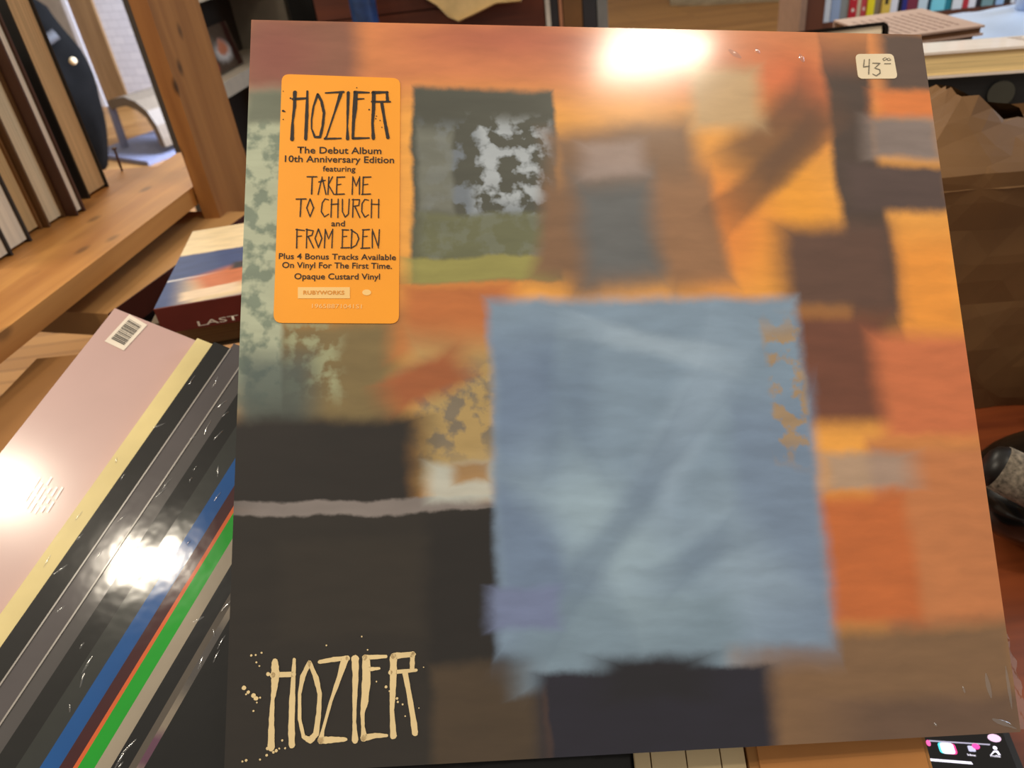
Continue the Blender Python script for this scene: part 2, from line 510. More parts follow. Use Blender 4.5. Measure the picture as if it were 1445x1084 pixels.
# --- the orange promotional sticker
STK = plain('orange_sticker', (252, 164, 34), 0.5, 0.02, 30)
pts = round_poly([ap(398, 105), ap(565, 111), ap(563, 457), ap(386, 456)], 0.0036)
stick = obj('promotional_sticker', prism(new(), pts, 0.00005, 0.00035), STK, album)
tag(stick, 'orange rectangular sticker with black print')
T2 = [
    [(197, 222, 28), (195, 330, 24), (180, 450, 18), (176, 582, 32)], [(293, 215, 16), (288, 400, 26), (280, 580, 26)], [(185, 275, 24), (295, 268, 16)],
    [(372, 238, 20), (340, 330, 16), (325, 430, 14), (325, 500, 12), (350, 565, 18), (390, 565, 22), (410, 480, 20), (420, 380, 22), (400, 290, 22), (372, 238, 20)],
    [(430, 228, 12), (570, 220, 18)], [(550, 225, 30), (500, 380, 16), (440, 560, 12), (427, 578, 16)], [(425, 578, 18), (550, 575, 12)],
    [(605, 225, 26), (602, 350, 22), (598, 480, 12), (600, 578, 28)],
    [(662, 225, 34), (655, 350, 36), (645, 450, 24), (640, 575, 20)], [(655, 222, 24), (765, 225, 12)], [(665, 275, 16), (725, 272, 10)], [(640, 575, 22), (765, 572, 12)],
    [(800, 225, 32), (798, 350, 28), (790, 460, 20), (797, 575, 28)], [(795, 225, 28), (905, 222, 18)], [(900, 222, 20), (905, 290, 26)], [(785, 295, 18), (925, 295, 14)], [(860, 300, 24), (885, 450, 24), (908, 570, 28)],
]
w = 10
T3 = [[(290, 868, w), (365, 868, w)], [(330, 870, w), (325, 1000, w + 2)], [(375, 1003, w), (405, 870, w), (435, 1003, w)], [(380, 908, w), (430, 895, 8)],
      [(457, 870, w), (450, 1003, w)], [(485, 868, w), (453, 930, 8), (495, 1003, w)], [(520, 870, w), (515, 1003, w)], [(520, 872, w), (578, 870, w)], [(518, 930, 8), (550, 925, 8)], [(505, 1003, w), (575, 1000, w)],
      [(635, 1003, w), (640, 868, w), (665, 940, 8), (692, 868, w), (690, 1003, w)], [(720, 870, w), (715, 1003, w)], [(718, 872, w), (778, 870, w)], [(718, 930, 8), (755, 925, 8)], [(708, 1003, w), (775, 1000, w)]]
sc1 = 200 / 1084
c1 = lambda x, y: ap(380 + x * sc1, 90 + y * sc1)
bm = strokes(T2 + T3, c1, sc1 * PXM, 0.00055)
for x, y, r in [(165, 268, 8), (95, 365, 10), (120, 370, 6), (100, 430, 5), (765, 355, 7), (820, 405, 5), (848, 438, 5), (862, 490, 5), (670, 188, 5), (105, 215, 4), (815, 425, 5)]:
    blot(bm, c1(max(x, 108), y), r * sc1 * PXM, 0.00055)
T4 = [[(218, 10, w), (298, 8, w)], [(258, 8, w + 2), (250, 150, w)], [(330, 8, w), (303, 80, w), (330, 152, w), (358, 80, w + 2), (330, 8, w)],
      [(478, 15, 8), (450, 8, w), (428, 40, w), (420, 110, w), (445, 152, w), (480, 130, 8)], [(503, 10, w), (498, 155, w)], [(556, 10, w), (553, 158, w)], [(498, 52, 9), (560, 48, 9)],
      [(590, 10, w), (590, 110, w), (612, 155, w), (638, 130, w), (645, 10, w)], [(677, 10, w), (672, 155, w)], [(668, 14, w), (728, 14, w), (722, 60, w), (675, 68, 8)], [(690, 68, w), (730, 158, w)],
      [(800, 18, 8), (770, 12, w), (748, 45, w), (745, 110, w), (770, 155, w), (800, 135, 8)], [(825, 12, w), (822, 160, w)], [(882, 12, w), (880, 160, w)], [(820, 50, 9), (886, 52, 9)],
      [(225, 250, w), (222, 402, w + 2)], [(216, 254, w), (285, 262, 8)], [(225, 310, 8), (262, 306, 8)], [(305, 250, w), (300, 402, w)], [(298, 254, w), (356, 264, w), (345, 300, w), (303, 312, 8)], [(315, 312, w), (358, 402, w)],
      [(397, 250, w), (370, 325, w), (397, 400, w), (425, 325, w), (397, 250, w)], [(445, 402, w), (452, 252, w), (478, 330, 8), (512, 252, w), (505, 402, w)],
      [(592, 255, w), (588, 400, w)], [(588, 256, w), (640, 258, w)], [(590, 312, 8), (625, 308, 8)], [(578, 402, w), (648, 400, w)],
      [(667, 255, w), (660, 405, w)], [(658, 256, w), (708, 290, w), (722, 328, w), (700, 380, w), (658, 405, w)],
      [(757, 255, w), (750, 405, w)], [(752, 257, w), (808, 254, w)], [(752, 312, 8), (790, 308, 8)], [(738, 405, w), (810, 402, w)], [(830, 402, w), (830, 252, w), (880, 402, w), (887, 255, w)]]
sc2 = 200 / 1141
c2 = lambda x, y: ap(380 + x * sc2, 280 + y * sc2)
b2 = strokes(T4, c2, sc2 * PXM, 0.00055)
tmp = bpy.data.meshes.new('tmp'); b2.to_mesh(tmp); b2.free(); bm.from_mesh(tmp); bpy.data.meshes.remove(tmp)
obj('printed_title', bm, INK, stick)


def text_bm(rows, z, bold=0.0):
    """rows: (text, left point, right point, cap height in m) all in local metres -> flat letters in one bmesh"""
    out = new()
    for s, a, b, cap in rows:
        c = bpy.data.curves.new('t', 'FONT'); c.body = s; c.size = 1.0; c.offset = bold; c.resolution_u = 3
        o = bpy.data.objects.new('t', c); COL.objects.link(o)
        dg = bpy.context.evaluated_depsgraph_get()
        me = bpy.data.meshes.new_from_object(o.evaluated_get(dg))
        bpy.data.objects.remove(o); bpy.data.curves.remove(c)
        xs = [v.co.x for v in me.vertices]; x0, x1 = min(xs), max(xs)
        a = Vector(a).to_2d(); b = Vector(b).to_2d(); d = (b - a); L = d.length; d.normalize(); nr = Vector((-d.y, d.x))
        for v in me.vertices:
            q = a + d * ((v.co.x - x0) / (x1 - x0) * L) + nr * (v.co.y / 0.70 * cap)
            v.co = (q.x, q.y, z)
        out.from_mesh(me); bpy.data.meshes.remove(me)
    return out


rows = [('The Debut Album', c1(215, 688), c1(858, 694), 10.2 * PXM), ('10th Anniversary Edition', c1(120, 754), c1(955, 764), 10.0 * PXM), ('featuring', c1(410, 826), c1(660, 829), 8.2 * PXM),
        ('and', c2(500, 227), c2(610, 228), 8.4 * PXM), ('Plus 4 Bonus Tracks Available', c2(78, 490), c2(1020, 500), 8.4 * PXM), ('On Vinyl For The First Time.', c2(105, 562), c2(988, 570), 8.6 * PXM), ('Opaque Custard Vinyl', c2(203, 653), c2(892, 656), 8.6 * PXM)]
for row in rows: obj('printed_line', text_bm([row], 0.00055, 0.012), INK, stick)
PALE = plain('pale_orange_print', (252, 208, 134), 0.6, 0.02)
lg = prism(new(), [c2(232, 808), c2(650, 808), c2(650, 718), c2(232, 718)], 0.0004, 0.0005)
b2 = new()
for cx in (768, 800):
    blot(b2, c2(cx, 760), 18 * sc2 * PXM, 0.0005, 14)
prism_o = [c2(785 + 36 * math.cos(t / 14 * 6.2832), 760 + 24 * math.sin(t / 14 * 6.2832)) for t in range(14)]
lgl = obj('label_logo', lg, PALE, stick)
b2.free()
obj('emblem', prism(new(), [(p.x, p.y) for p in prism_o], 0.0004, 0.0005), PALE, stick)
rows = [('RUBYWORKS', c2(275, 776), c2(605, 777), 5.4 * PXM)]
obj('logo_text', text_bm(rows, 0.00065, 0.02), plain('orange_print', (226, 150, 50), 0.6, 0.02), stick)
obj('catalogue_number', text_bm([('19658871041S1', c2(345, 886), c2(745, 890), 6.2 * PXM)], 0.00055, 0.0), PALE, stick)

# --- the little price tag
sc3 = 120 / 1445
c3 = lambda x, y: ap(1180 + x * sc3, 50 + y * sc3)
tagp = obj('price_tag', prism(new(), round_poly([c3(320, 322), c3(965, 318), c3(1040, 738), c3(372, 742)], 0.0024), 0.00005, 0.0003), plain('tag_paper', (238, 222, 192), 0.7, 0.02), album)
tag(tagp, 'small cream price tag with pencilled price')
PEN = [[(470, 420, 18), (455, 545, 26), (555, 530, 24)], [(555, 415, 22), (543, 665, 28)], [(608, 480, 20), (735, 482, 24), (645, 565, 22), (730, 590, 26), (738, 650, 26), (670, 695, 26), (612, 665, 20)],
       [(825, 385, 14), (782, 410, 18), (800, 438, 16), (850, 415, 14), (835, 388, 12)], [(890, 392, 12), (850, 410, 16), (870, 435, 16), (920, 428, 14), (900, 400, 12)], [(812, 490, 22), (915, 488, 20)]]
obj('pencilled_price', strokes(PEN, c3, sc3 * PXM * 0.8, 0.0005), plain('pencil_grey', (120, 112, 96), 0.7, 0.03), tagp)

# --- the loose fin of shrink film at the bottom right corner
film = N('shrink_film'); tr = film.n('ShaderNodeBsdfTransparent'); gl = film.n('ShaderNodeBsdfGlossy'); gl.inputs['Roughness'].default_value = 0.12; mx = film.n('ShaderNodeMixShader'); mx.inputs[0].default_value = 0.22
film.l(tr.outputs[0], mx.inputs[1]); film.l(gl.outputs[0], mx.inputs[2]); film.l(mx.outputs[0], film.t.nodes['Material Output'].inputs['Surface'])
bm = new(); rowsv = []
for i in range(25):
    y = i / 24 * 0.05
    r = []
    for j in range(9):
        x = LPW - 0.001 + j / 8 * 0.007 * (1 - (y / 0.05) ** 2)
        zz = -0.003 + 0.0011 * math.sin(y * 700 + j) * j / 8 + 0.0007 * noise.noise(Vector((x * 600, y * 300, 0)))
        r.append(bm.verts.new((x, y, zz)))
    rowsv.append(r)
for i in range(24):
    for j in range(8): bm.faces.new((rowsv[i][j], rowsv[i][j + 1], rowsv[i + 1][j + 1], rowsv[i + 1][j]))
tag(obj('film_edge', bm, film.m, album, smooth=True), 'loose clear edge of shrink film')
# shiny film creases on the cover
for (x0, y0, x1, y1, wd) in [(1391, 950, 1399, 985, 0.0012), (1419, 940, 1428, 1000, 0.0008), (1358, 968, 1362, 980, 0.0006), (1318, 1020, 1322, 1027, 0.0006), (1400, 1015, 1434, 1028, 0.0012), (1128, 76, 1134, 88, 0.0012), (1028, 70, 1046, 82, 0.0014), (1066, 68, 1072, 76, 0.001)]:
    bm = new(); a, b = ap(x0, y0), ap(x1, y1); d = (b - a).normalized(); nr = Vector((-d.y, d.x)); prev = None
    for i in range(9):
        t = i / 8; hgt = 0.0007 * math.sin(math.pi * t); wv = wd * math.sin(math.pi * (0.08 + 0.84 * t)); c = a.lerp(b, t)
        rg_ = [bm.verts.new((*(c + nr * wv * s), 0.0001 + hgt * hh)) for s, hh in ((-1, 0), (-.5, .8), (0, 1), (.5, .8), (1, 0))]
        if prev:
            for q in range(4): bm.faces.new((prev[q], prev[q + 1], rg_[q + 1], rg_[q]))
        prev = rg_
    obj('film_crease', bm, film.m, album, smooth=True)

# ------------------------------------------------------------------ the fanned pile of records, left
E_R = Vector(ROT @ (np.array([951.0, 2019.0, -1085.0]) / np.linalg.norm([951.0, 2019.0, -1085.0])))   # along the long edges, away from the camera
L0 = W(162, 435, 0.50)
r_ = Vector(ray(275, 480)); c_ = Vector(CAM)
zq = (L0 - c_).dot(E_R) / r_.dot(E_R)
Q_R = (c_ + r_ * zq - L0).normalized()
M_R = E_R.cross(Q_R).normalized()
if M_R.dot(Vector(CAM) - L0) < 0: M_R = -M_R
X_R = -E_R                                # down the long edge, towards the camera
Y_R = M_R.cross(X_R)                      # must equal Q_R for a right-handed frame
print('REC facing', M_R.dot((Vector(CAM) - L0).normalized()), 'q check', Y_R.dot(Q_R), 'depth', zq)


def shrink(name, c, bump=0.13, coat=1.0, cr=0.10, rough=0.5):
    return plain(name, tuple(v * 0.9 for v in c), rough, 0.05, 25, coat, cr, bump, 30, spec=0.15)


TH = 0.0052
REC = [  # x of the left edge on picture row 870, thickness, colour, label, top pixel y (None = as lavender)
    (None, 'lav', (196, 160, 150), 'lavender record sleeve with white barcode, lowest of the fanned records', None),
    (-2, 'yel', (250, 230, 164), 'pale yellow record sleeve lying on the lavender one', (278, 477)),
    (31, 'blk', (24, 23, 22), 'glossy black record sleeve between the yellow and dark grey ones', (303, 483)),
    (66, 'gry', (86, 80, 82), 'dark grey record sleeve next to the black one under the yellow', (318, 480)),
    (102, 'gry', (80, 76, 76), 'dark grey record sleeve with a bright glare, right of its grey twin', (334, 490)),
    (128, 'blk', (18, 18, 17), 'black record sleeve right of the two dark grey sleeves', None),
    (160, 'dgr', (44, 47, 44), 'greenish charcoal record sleeve in wrinkled film beside the blue one', None),
    (191, 'blu', (14, 86, 160), 'bright blue record sleeve in the fanned pile', None),
    (216, 'mar', (66, 22, 28), 'maroon record sleeve between the blue and orange edges', None),
    (234, 'org', (232, 104, 52), 'thin orange record sleeve beside the green one', None),
    (240, 'grn', (20, 166, 40), 'bright green record sleeve in the fanned pile', None),
    (262, 'bei', (172, 160, 142), 'beige record sleeve right of the green one', None),
    (283, 'blk', (12, 13, 15), 'black record sleeve right of the beige one', None),
    (306, 'clr', (96, 88, 80), 'clear wrapped record sleeve with a smudged grey and purple strip', None),
    (326, 'blk', (12, 12, 12), 'black record sleeve half under the album, topmost of the fanned records', None),
]
MR0 = frame(L0, X_R, Y_R, M_R)
lav_m = plain('lavender_sleeve', (190, 154, 148), 0.45, 0.03, 12, 0.7, 0.16, 0.05, 8)
for i, (x, code, c, label, top) in enumerate(REC):
    off = L0 + M_R * (TH * i)
    if x is None:
        o0 = off - M_R * 0.0
    else:
        q = onplane(x, 870, off, M_R)
        t = (q - L0).dot(Y_R)
        o0 = off + Y_R * t
        if top:
            s = (onplane(top[0], top[1], off, M_R) - L0).dot(X_R)
        else:
            s = random.uniform(0.0, 0.012) + 0.004
        o0 = o0 + X_R * s
    M = frame(o0, X_R, Y_R, M_R)
    th = TH - 0.0004
    SZR = 0.254 if i >= 13 else LPW
    bm = box(new(), 0, SZR, 0, SZR, -th, 0)
    cw = {'gry': 1.0, 'yel': 0.8, 'blk': 0.55, 'dgr': 0.7}.get(code, 0.4)
    mat = lav_m if i == 0 else shrink('record_' + code, c, coat=cw)
    r = empty('record_sleeve', M)
    tag(r, label, 'record', 'records fanned out beside the album')
    obj('cover', bm, mat, r, bevel=0.0009, seg=2)
    d = [MAI @ (M @ Vector((a, b, 0))) for a in (0, LPW) for b in (0, LPW)]
    print('REC', i, code, [round(v.z, 3) for v in d], [round((M @ Vector((a, 0, 0))).z, 3) for a in (0, LPW)])
    if i == 0:
        MI = M.inverted()
        lp = lambda x, y: (MI @ onplane(x, y, o0, M_R)).to_2d()
        quad = [lp(183, 444), lp(208, 459), lp(175, 495), lp(148, 482)]
        lab = obj('barcode_label', prism(new(), quad, 0.0001, 0.0004), PAPER_WHITE, r); tag(lab, 'white barcode label')
        bm = new(); a, b, c3_, d3 = [Vector(v) for v in quad]; t = 0.12; rng = random.Random(3)
        while t < 0.86:
            wv = rng.choice((0.012, 0.02, 0.034))
            p = [a.lerp(d3, t).lerp(b.lerp(c3_, t), .16), a.lerp(d3, t).lerp(b.lerp(c3_, t), .84), a.lerp(d3, t + wv).lerp(b.lerp(c3_, t + wv), .84), a.lerp(d3, t + wv).lerp(b.lerp(c3_, t + wv), .16)]
            bm.faces.new([bm.verts.new((v.x, v.y, 0.0006)) for v in p]); t += wv + rng.choice((0.012, 0.018, 0.026))
        obj('bars', bm, plain('barcode_ink', (70, 64, 58), 0.7, 0.02), lab)
        bm = new(); rng = random.Random(5)
        o1 = lp(64, 676); ux = (lp(64, 676) - lp(45, 706)).normalized(); uy = (lp(95, 696) - lp(64, 676)).normalized()
        for k in range(6):
            s0 = rng.uniform(-.003, .003)
            while s0 < 0.016:
                ln = rng.uniform(.003, .008); p = o1 + uy * (k * 0.0032 - .004) - ux * s0
                q2 = [p, p - ux * ln, p - ux * ln + uy * .0013, p + uy * .0013]
                bm.faces.new([bm.verts.new((v.x, v.y, 0.0003)) for v in q2]); s0 += ln + .0015
        tag(obj('printed_credits', bm, plain('pale_pink_print', (250, 226, 216), 0.45, 0.02, coat=.7, coat_rough=.16), r), 'small block of pale pink lines of print')
    rgc = random.Random(40 + i)
    if code == 'gry':
        tag(obj('edge_glint', box(new(), .004, SZR - .004, -.0002, .0007, -.0006, .0004), plain('glint_grey', (150, 144, 138), .3, .05, coat=.6), r), 'thin pale grey painted film glint along the edge')  # pale strip puts the film's edge glint into the colour
    if code in ('yel', 'blk', 'gry', 'dgr', 'clr', 'blu'):
        for q in range(3 if code in ('yel', 'blu') else 5):
            ax = rgc.uniform(.02, SZR * .62); ay = rgc.uniform(.0015, .006); ln = rgc.uniform(.003, .009); an = rgc.uniform(-1.3, 1.3)
            a = Vector((ax, ay)); d = Vector((math.cos(an), math.sin(an) * .25)).normalized(); b = a + d * ln; nr = Vector((-d.y, d.x)); bm = new(); prev = None
            for k_ in range(7):
                t = k_ / 6; wv = .0006 * math.sin(math.pi * (.08 + .84 * t)); cpt = a.lerp(b, t)
                rg_ = [bm.verts.new((*(cpt + nr * wv * sd), .00005 + .0004 * math.sin(math.pi * t) * hh)) for sd, hh in ((-1, 0), (-.5, .8), (0, 1), (.5, .8), (1, 0))]
                if prev:
                    for e_ in range(4): bm.faces.new((prev[e_], prev[e_ + 1], rg_[e_ + 1], rg_[e_]))
                prev = rg_
            obj('film_crease', bm, film.m, r, smooth=True)
    if code == 'clr':
        bm = new()
        box(bm, 0.006, SZR - 0.006, 0.003, 0.0085, 0.00005, 0.0002)
        strip = cover_art('smudged_strip', (128, 116, 100), [(0.10, 0.006, 0.02, 0.006, 0, .5, (40, 34, 34)), (0.15, 0.006, 0.016, 0.006, 0, .5, (60, 54, 52)), (0.19, 0.006, 0.008, 0.006, 0, .5, (86, 40, 70)), (0.24, 0.006, 0.02, 0.006, 0, .5, (38, 26, 30))], warp=.006, scale=60, coat=1, bump=.2)
        tag(obj('printed_strip', bm, strip, r), 'smudged grey strip with purple marks')

# ------------------------------------------------------------------ counter, carton, phone
CT = 0.935
counter_m = wood('reddish_counter_wood', (150, 74, 36), (96, 42, 20), 'X', 2.2, 0.4, coat=0.4)
cnt = empty('counter', Matrix.Translation((0.75, 0.95, 0)))
tag(cnt, 'reddish brown wooden counter under the phone and the paper bag', 'counter')
obj('countertop', box(new(), -0.83, 0.75, -0.93, 0.65, CT - 0.04, CT), counter_m, cnt, bevel=0.003)
obj('base', box(new(), -0.78, 0.70, -0.88, 0.60, 0, CT - 0.041), counter_m, cnt)

# flat cardboard mailer and envelopes leaning on the pile, under the album's lower edge
PL = L0 + M_R * (TH * 15 + 0.002)
g0 = onplane(1306, 1046, PL, M_R); g1 = onplane(1316, 1084, PL, M_R); gl_ = onplane(1054, 1058, PL, M_R)
my = (g0 - g1).normalized(); mx_ = my.cross(M_R).normalized()
MM_ = frame(g0, mx_, my, M_R); MMI = MM_.inverted()
wide = -(MMI @ gl_).x
carton = empty('cardboard_mailer', MM_)
tag(carton, 'brown flat cardboard mailer just below the lower edge of the album', 'mailer')
obj('board', box(new(), -wide, 0, -0.14, 0.035, -0.005, 0), KRAFT, carton, bevel=0.001)
obj('flap', box(new(), -wide + .004, -.002, -0.08, 0.033, 0.0002, 0.0012), plain('kraft_flap', (176, 118, 60), 0.75, 0.06, 18), carton)
crm = plain('cream_card', (206, 184, 144), 0.8, 0.05, 20)
xl = [-wide - .0005] + [(MMI @ onplane(x, y, PL, M_R)).x for x, y in ((1018, 1062), (970, 1066), (920, 1070), (897, 1076))]
names = ['cream envelope lying against the brown cardboard mailer below the album', 'second cream envelope from the brown mailer below the album', 'third cream envelope from the brown mailer below the album', 'narrow cream envelope farthest from the brown mailer, below the album']
for k in range(4):
    e = empty('envelope', MM_ @ Matrix.Translation((xl[k + 1], -.13, -.004)))
    tag(e, names[k], 'envelope', 'cream envelopes below the album')
    wE = xl[k] - xl[k + 1] - .0006
    obj('pocket', box(new(), 0, wE, 0, .150, 0, 0.003), crm, e, bevel=0.0006)
    obj('flap', prism(new(), [(0.0005, .0005), (wE - .0005, .0005), (wE * .5, .03)], 0.0031, 0.0036), plain('cream_flap', (196, 172, 130), .8, .04), e)

# phone lying on the counter
ph_t = CT + 0.009
a = onz(1337, 1056, ph_t); b = onz(1405, 1061, ph_t); rx = (b - a).normalized(); ry = Vector((-rx.y, rx.x, 0))
er = onz(1436, 1062, ph_t)
MP = frame(Vector((er.x, er.y, CT)), rx, ry, Vector((0, 0, 1))); MPI = MP.inverted()
pp = lambda x, y: (MPI @ onz(x, y, ph_t)).to_2d()
phone = empty('smartphone', MP); tag(phone, 'black smartphone with lit screen lying under the album corner', 'phone')
yb = pp(1375, 1084).y - 0.012
def rr(x0, x1, y0, y1, r): return round_poly([(x0, y0), (x1, y0), (x1, y1), (x0, y1)], r, 7)
obj('case', prism(new(), rr(-0.077, 0, yb, yb + 0.152, 0.010), 0.0003, 0.0085), plain('black_case', (22, 20, 20), 0.5, 0.03), phone, bevel=0.0008)
scr = obj('screen', prism(new(), rr(-0.0735, -0.0038, yb + .004, yb + .148, 0.008), 0.0084, 0.009), plain('dark_screen', (10, 9, 14), 0.08, 0.02), phone)
def glow(name, c, e): return plain(name, c, 0.4, 0.01, 20, emit=e)
WHT = glow('lit_white', (240, 236, 255), 1.0)
def poly(pts, zz=0.0093): return prism(new(), [tuple(p) for p in pts], 0.0090, zz)
u = (pp(1405, 1061) - pp(1337, 1056)).length / 68
def ring(cx, cy, rx_, ry_, n=18): 
    c = pp(cx, cy); return [(c.x + rx_ * u * math.cos(6.2832 * i / n), c.y + ry_ * u * math.sin(6.2832 * i / n)) for i in range(n)]
def rrp(cx, cy, w_, h_, r): 
    c = pp(cx, cy); return rr(c.x - w_ * u, c.x + w_ * u, c.y - h_ * u, c.y + h_ * u, r * u)
obj('screen_divider', poly([pp(1311, 1046.6), pp(1397, 1052), pp(1397, 1050.5), pp(1311, 1045)]), glow('lit_grey', (170, 166, 190), 0.7), scr)
obj('home_bar', poly([pp(1312, 1074), pp(1373, 1079), pp(1370, 1075.5), pp(1312, 1071)]), WHT, scr)
obj('add_button', poly(rrp(1337, 1056.5, 9.5, 9, 5)), WHT, scr)
obj('button_fringe', prism(new(), rrp(1341, 1057, 8.5, 8.8, 5), 0.0090, 0.00915), glow('lit_pink', (240, 60, 140), 0.9), scr)
obj('button_fringe', prism(new(), rrp(1333, 1056, 8.5, 8.8, 5), 0.0090, 0.00915), glow('lit_cyan', (80, 220, 235), 0.9), scr)
obj('inbox_icon', poly(rrp(1371, 1057, 5, 4.6, 2)), glow('lit_lilac', (190, 190, 220), 0.8), scr)
obj('badge', prism(new(), ring(1377, 1054, 5.5, 4.5), 0.0090, 0.0095), glow('lit_magenta', (240, 70, 160), 1.0), scr)
obj('badge', poly(ring(1310, 1049, 3.2, 5)), glow('lit_magenta', (240, 90, 160), 1.0), scr)
bm = new()
for nm in (0,):
    prism(bm, ring(1404, 1056, 3, 3), 0.0090, 0.0093)
tag(obj('profile_icon', bm, WHT, scr))
bm = new(); prism(bm, [pp(1398, 1065), pp(1402, 1060), pp(1408, 1060), pp(1412, 1066), pp(1409, 1066), pp(1406, 1062), pp(1403, 1062), pp(1400, 1065)], 0.0090, 0.0093)
obj('profile_icon', bm, WHT, scr)
obj('icon_caption', text_bm([('Inbox', pp(1365.5, 1067), pp(1377.5, 1068), 3.6 * u), ('Profile', pp(1398, 1068.5), pp(1412, 1069.5), 3.6 * u)], 0.0093, 0.01), WHT, scr)
obj('round_thumbnail', poly(ring(1403, 1042, 9.5, 6.5)), glow('lit_rose', (226, 190, 220), 0.9), scr)

# black desk device on the counter, right
p = onz(1420, 800, CT)
dev = empty('desk_scanner', frame(p + Vector((0.050, 0.030, 0)), Vector((1, 0, 0)), Vector((0, 1, 0)), Vector((0, 0, 1))))
tag(dev, 'glossy black handheld scanner with grey label on the counter at the right', 'scanner')
BLKG = plain('glossy_black_plastic', (14, 13, 12), 0.18, 0.02, coat=0.6)
bm = new()
bmesh.ops.create_uvsphere(bm, u_segments=32, v_segments=18, radius=1.0)
for v in bm.verts: v.co = Vector((v.co.x * 0.068, v.co.y * 0.052, max(0.0, 0.040 + v.co.z * 0.040)))
obj('body', bm, BLKG, dev, smooth=True)
MD = dev.matrix_world.inverted()
a = MD @ W(1390, 650, 0.50); b = MD @ W(1500, 705, 0.485)
bm = new(); tube(bm, [a.lerp(b, t) for t in (0, .06, .16, .5, .84, 1)], [.008, .0125, .0145, .015, .0145, .011], 20)
obj('barrel', bm, plain('black_plastic', (20, 18, 17), 0.4, 0.03), dev, smooth=True)
bm = new(); tube(bm, [a.lerp(b, t) for t in (.17, .4, .8)], [.0150, .0155, .0153], 24)
lm = plain('speckled_grey_label', (122, 112, 98), 0.8, 0.35, 300)
tag(obj('grey_label', bm, lm, dev, smooth=True), 'speckled grey label')

# green and yellow card at the far right edge
g0 = W(1441, 560, 0.63)
gc = empty('gift_card', Matrix.Translation(onz(1452, 600, CT) + Vector((0.03, -0.02, 0))))
tag(gc, 'small green and yellow book standing at the right edge behind the scanner', 'book')
gm = cover_art('green_print', (60, 120, 60), [(0.0, -.01, .02, .012, 0, .4, (214, 170, 60)), (-.01, .02, .01, .01, 0, .3, (200, 120, 50))], warp=.01, scale=60, coat=.3, bump=0)
Mg = Matrix.Rotation(math.radians(80), 4, 'X')
obj('cover', box(new(), -0.02, 0.06, 0.0, 0.06, -0.005, 0.005, Mg), gm, gc)
obj('spine', box(new(), -0.026, -0.0205, 0.0, 0.06, -0.0052, 0.0052, Mg), plain('black_spine', (18, 18, 18), .4, .02), gc)

# ------------------------------------------------------------------ brown paper bag
BAGM = N('crumpled_kraft'); k = BAGM
tc = k.n('ShaderNodeTexCoord'); vo = k.n('ShaderNodeTexVoronoi'); vo.inputs['Scale'].default_value = 16
nz = k.n('ShaderNodeTexNoise'); nz.inputs['Scale'].default_value = 7; nz.inputs['Detail'].default_value = 5
k.l(tc.outputs['Object'], nz.inputs['Vector']); k.l(tc.outputs['Object'], vo.inputs['Vector'])
k.l(k.mixc(k.ramp(nz.outputs['Fac'], .3, .7), lin((100, 70, 38)), lin((130, 93, 52))), k.b.inputs['Base Color'])
k.b.inputs['Roughness'].default_value = 0.75
bp = k.n('ShaderNodeBump'); bp.inputs['Strength'].default_value = 0.5; bp.inputs['Distance'].default_value = 0.01
k.l(vo.outputs['Distance'], bp.inputs['Height']); k.l(bp.outputs['Normal'], k.b.inputs['Normal'])
BO = onz(1390, 588, CT)
bdir = (onz(1450, 560, CT) - BO); bdir.z = 0; bdir.normalize()
bx = Vector((0.995, -0.10, 0)).normalized(); by = Vector((-bx.y, bx.x, 0))
MB = frame(Vector((BO.x, BO.y, CT)), bx, by, Vector((0, 0, 1)))
bag = empty('paper_bag', MB)
tag(bag, 'crumpled brown paper bag standing right of the album', 'paper bag')
MBI = MB.inverted()
def bagshell(z0, z1, nz_, prof, amp, seed, x0=-0.10, x1=0.16, dep=0.13, closed=True, jag=0.0, slope=0.0):
    """closed loop of walls swept upwards; prof(t) = outward lean"""
    bm = new(); loops = []
    nx, ny = 16, 8
    for i in range(nz_ + 1):
        t = i / nz_; g = prof(t); ring_ = []
        per = [(x0 + (x1 - x0) * j / nx, 0.0) for j in range(nx)] + [(x1, dep * j / ny) for j in range(ny)] + [(x1 - (x1 - x0) * j / nx, dep) for j in range(nx)] + [(x0, dep - dep * j / ny) for j in range(ny)]
        cx, cy = (x0 + x1) / 2, dep / 2
        for (x, y) in per:
            dx = g * (1 if x > cx else -1) * min(1, abs(x - cx) / (x1 - cx)); dy = g * (1 if y > cy else -1) * min(1, abs(y - cy) / cy)
            zz = z0 + (z1 - z0) * t
            if slope: zz += slope * t * max(-.11, min(.03, x - .01))
            if i == nz_ and jag: zz += jag * noise.noise(Vector((x * 30 + seed, y * 30, 2)))
            q = Vector((x * 22 + seed, y * 22, zz * 22))
            d = noise.noise(q) * amp + abs(noise.noise(q * 2.1)) * amp * .6
            ring_.append(bm.verts.new((x + dx + (d if abs(y) > 1e-4 and y < dep - 1e-4 else d * .3), y + dy + (d if (y < 1e-4) else -d), zz)))
        loops.append(ring_)
    n = len(loops[0])
    for i in range(nz_):
        for j in range(n):
            a_, b_, c_2, d_ = loops[i][j], loops[i][(j + 1) % n], loops[i + 1][(j + 1) % n], loops[i + 1][j]
            if (i + j) % 2: bm.faces.new((a_, b_, c_2)); bm.faces.new((a_, c_2, d_))
            else: bm.faces.new((a_, b_, d_)); bm.faces.new((b_, c_2, d_))
    if closed: bm.faces.new(loops[0][::-1])
    return bm
zf = (onz(1390, 588, CT), )
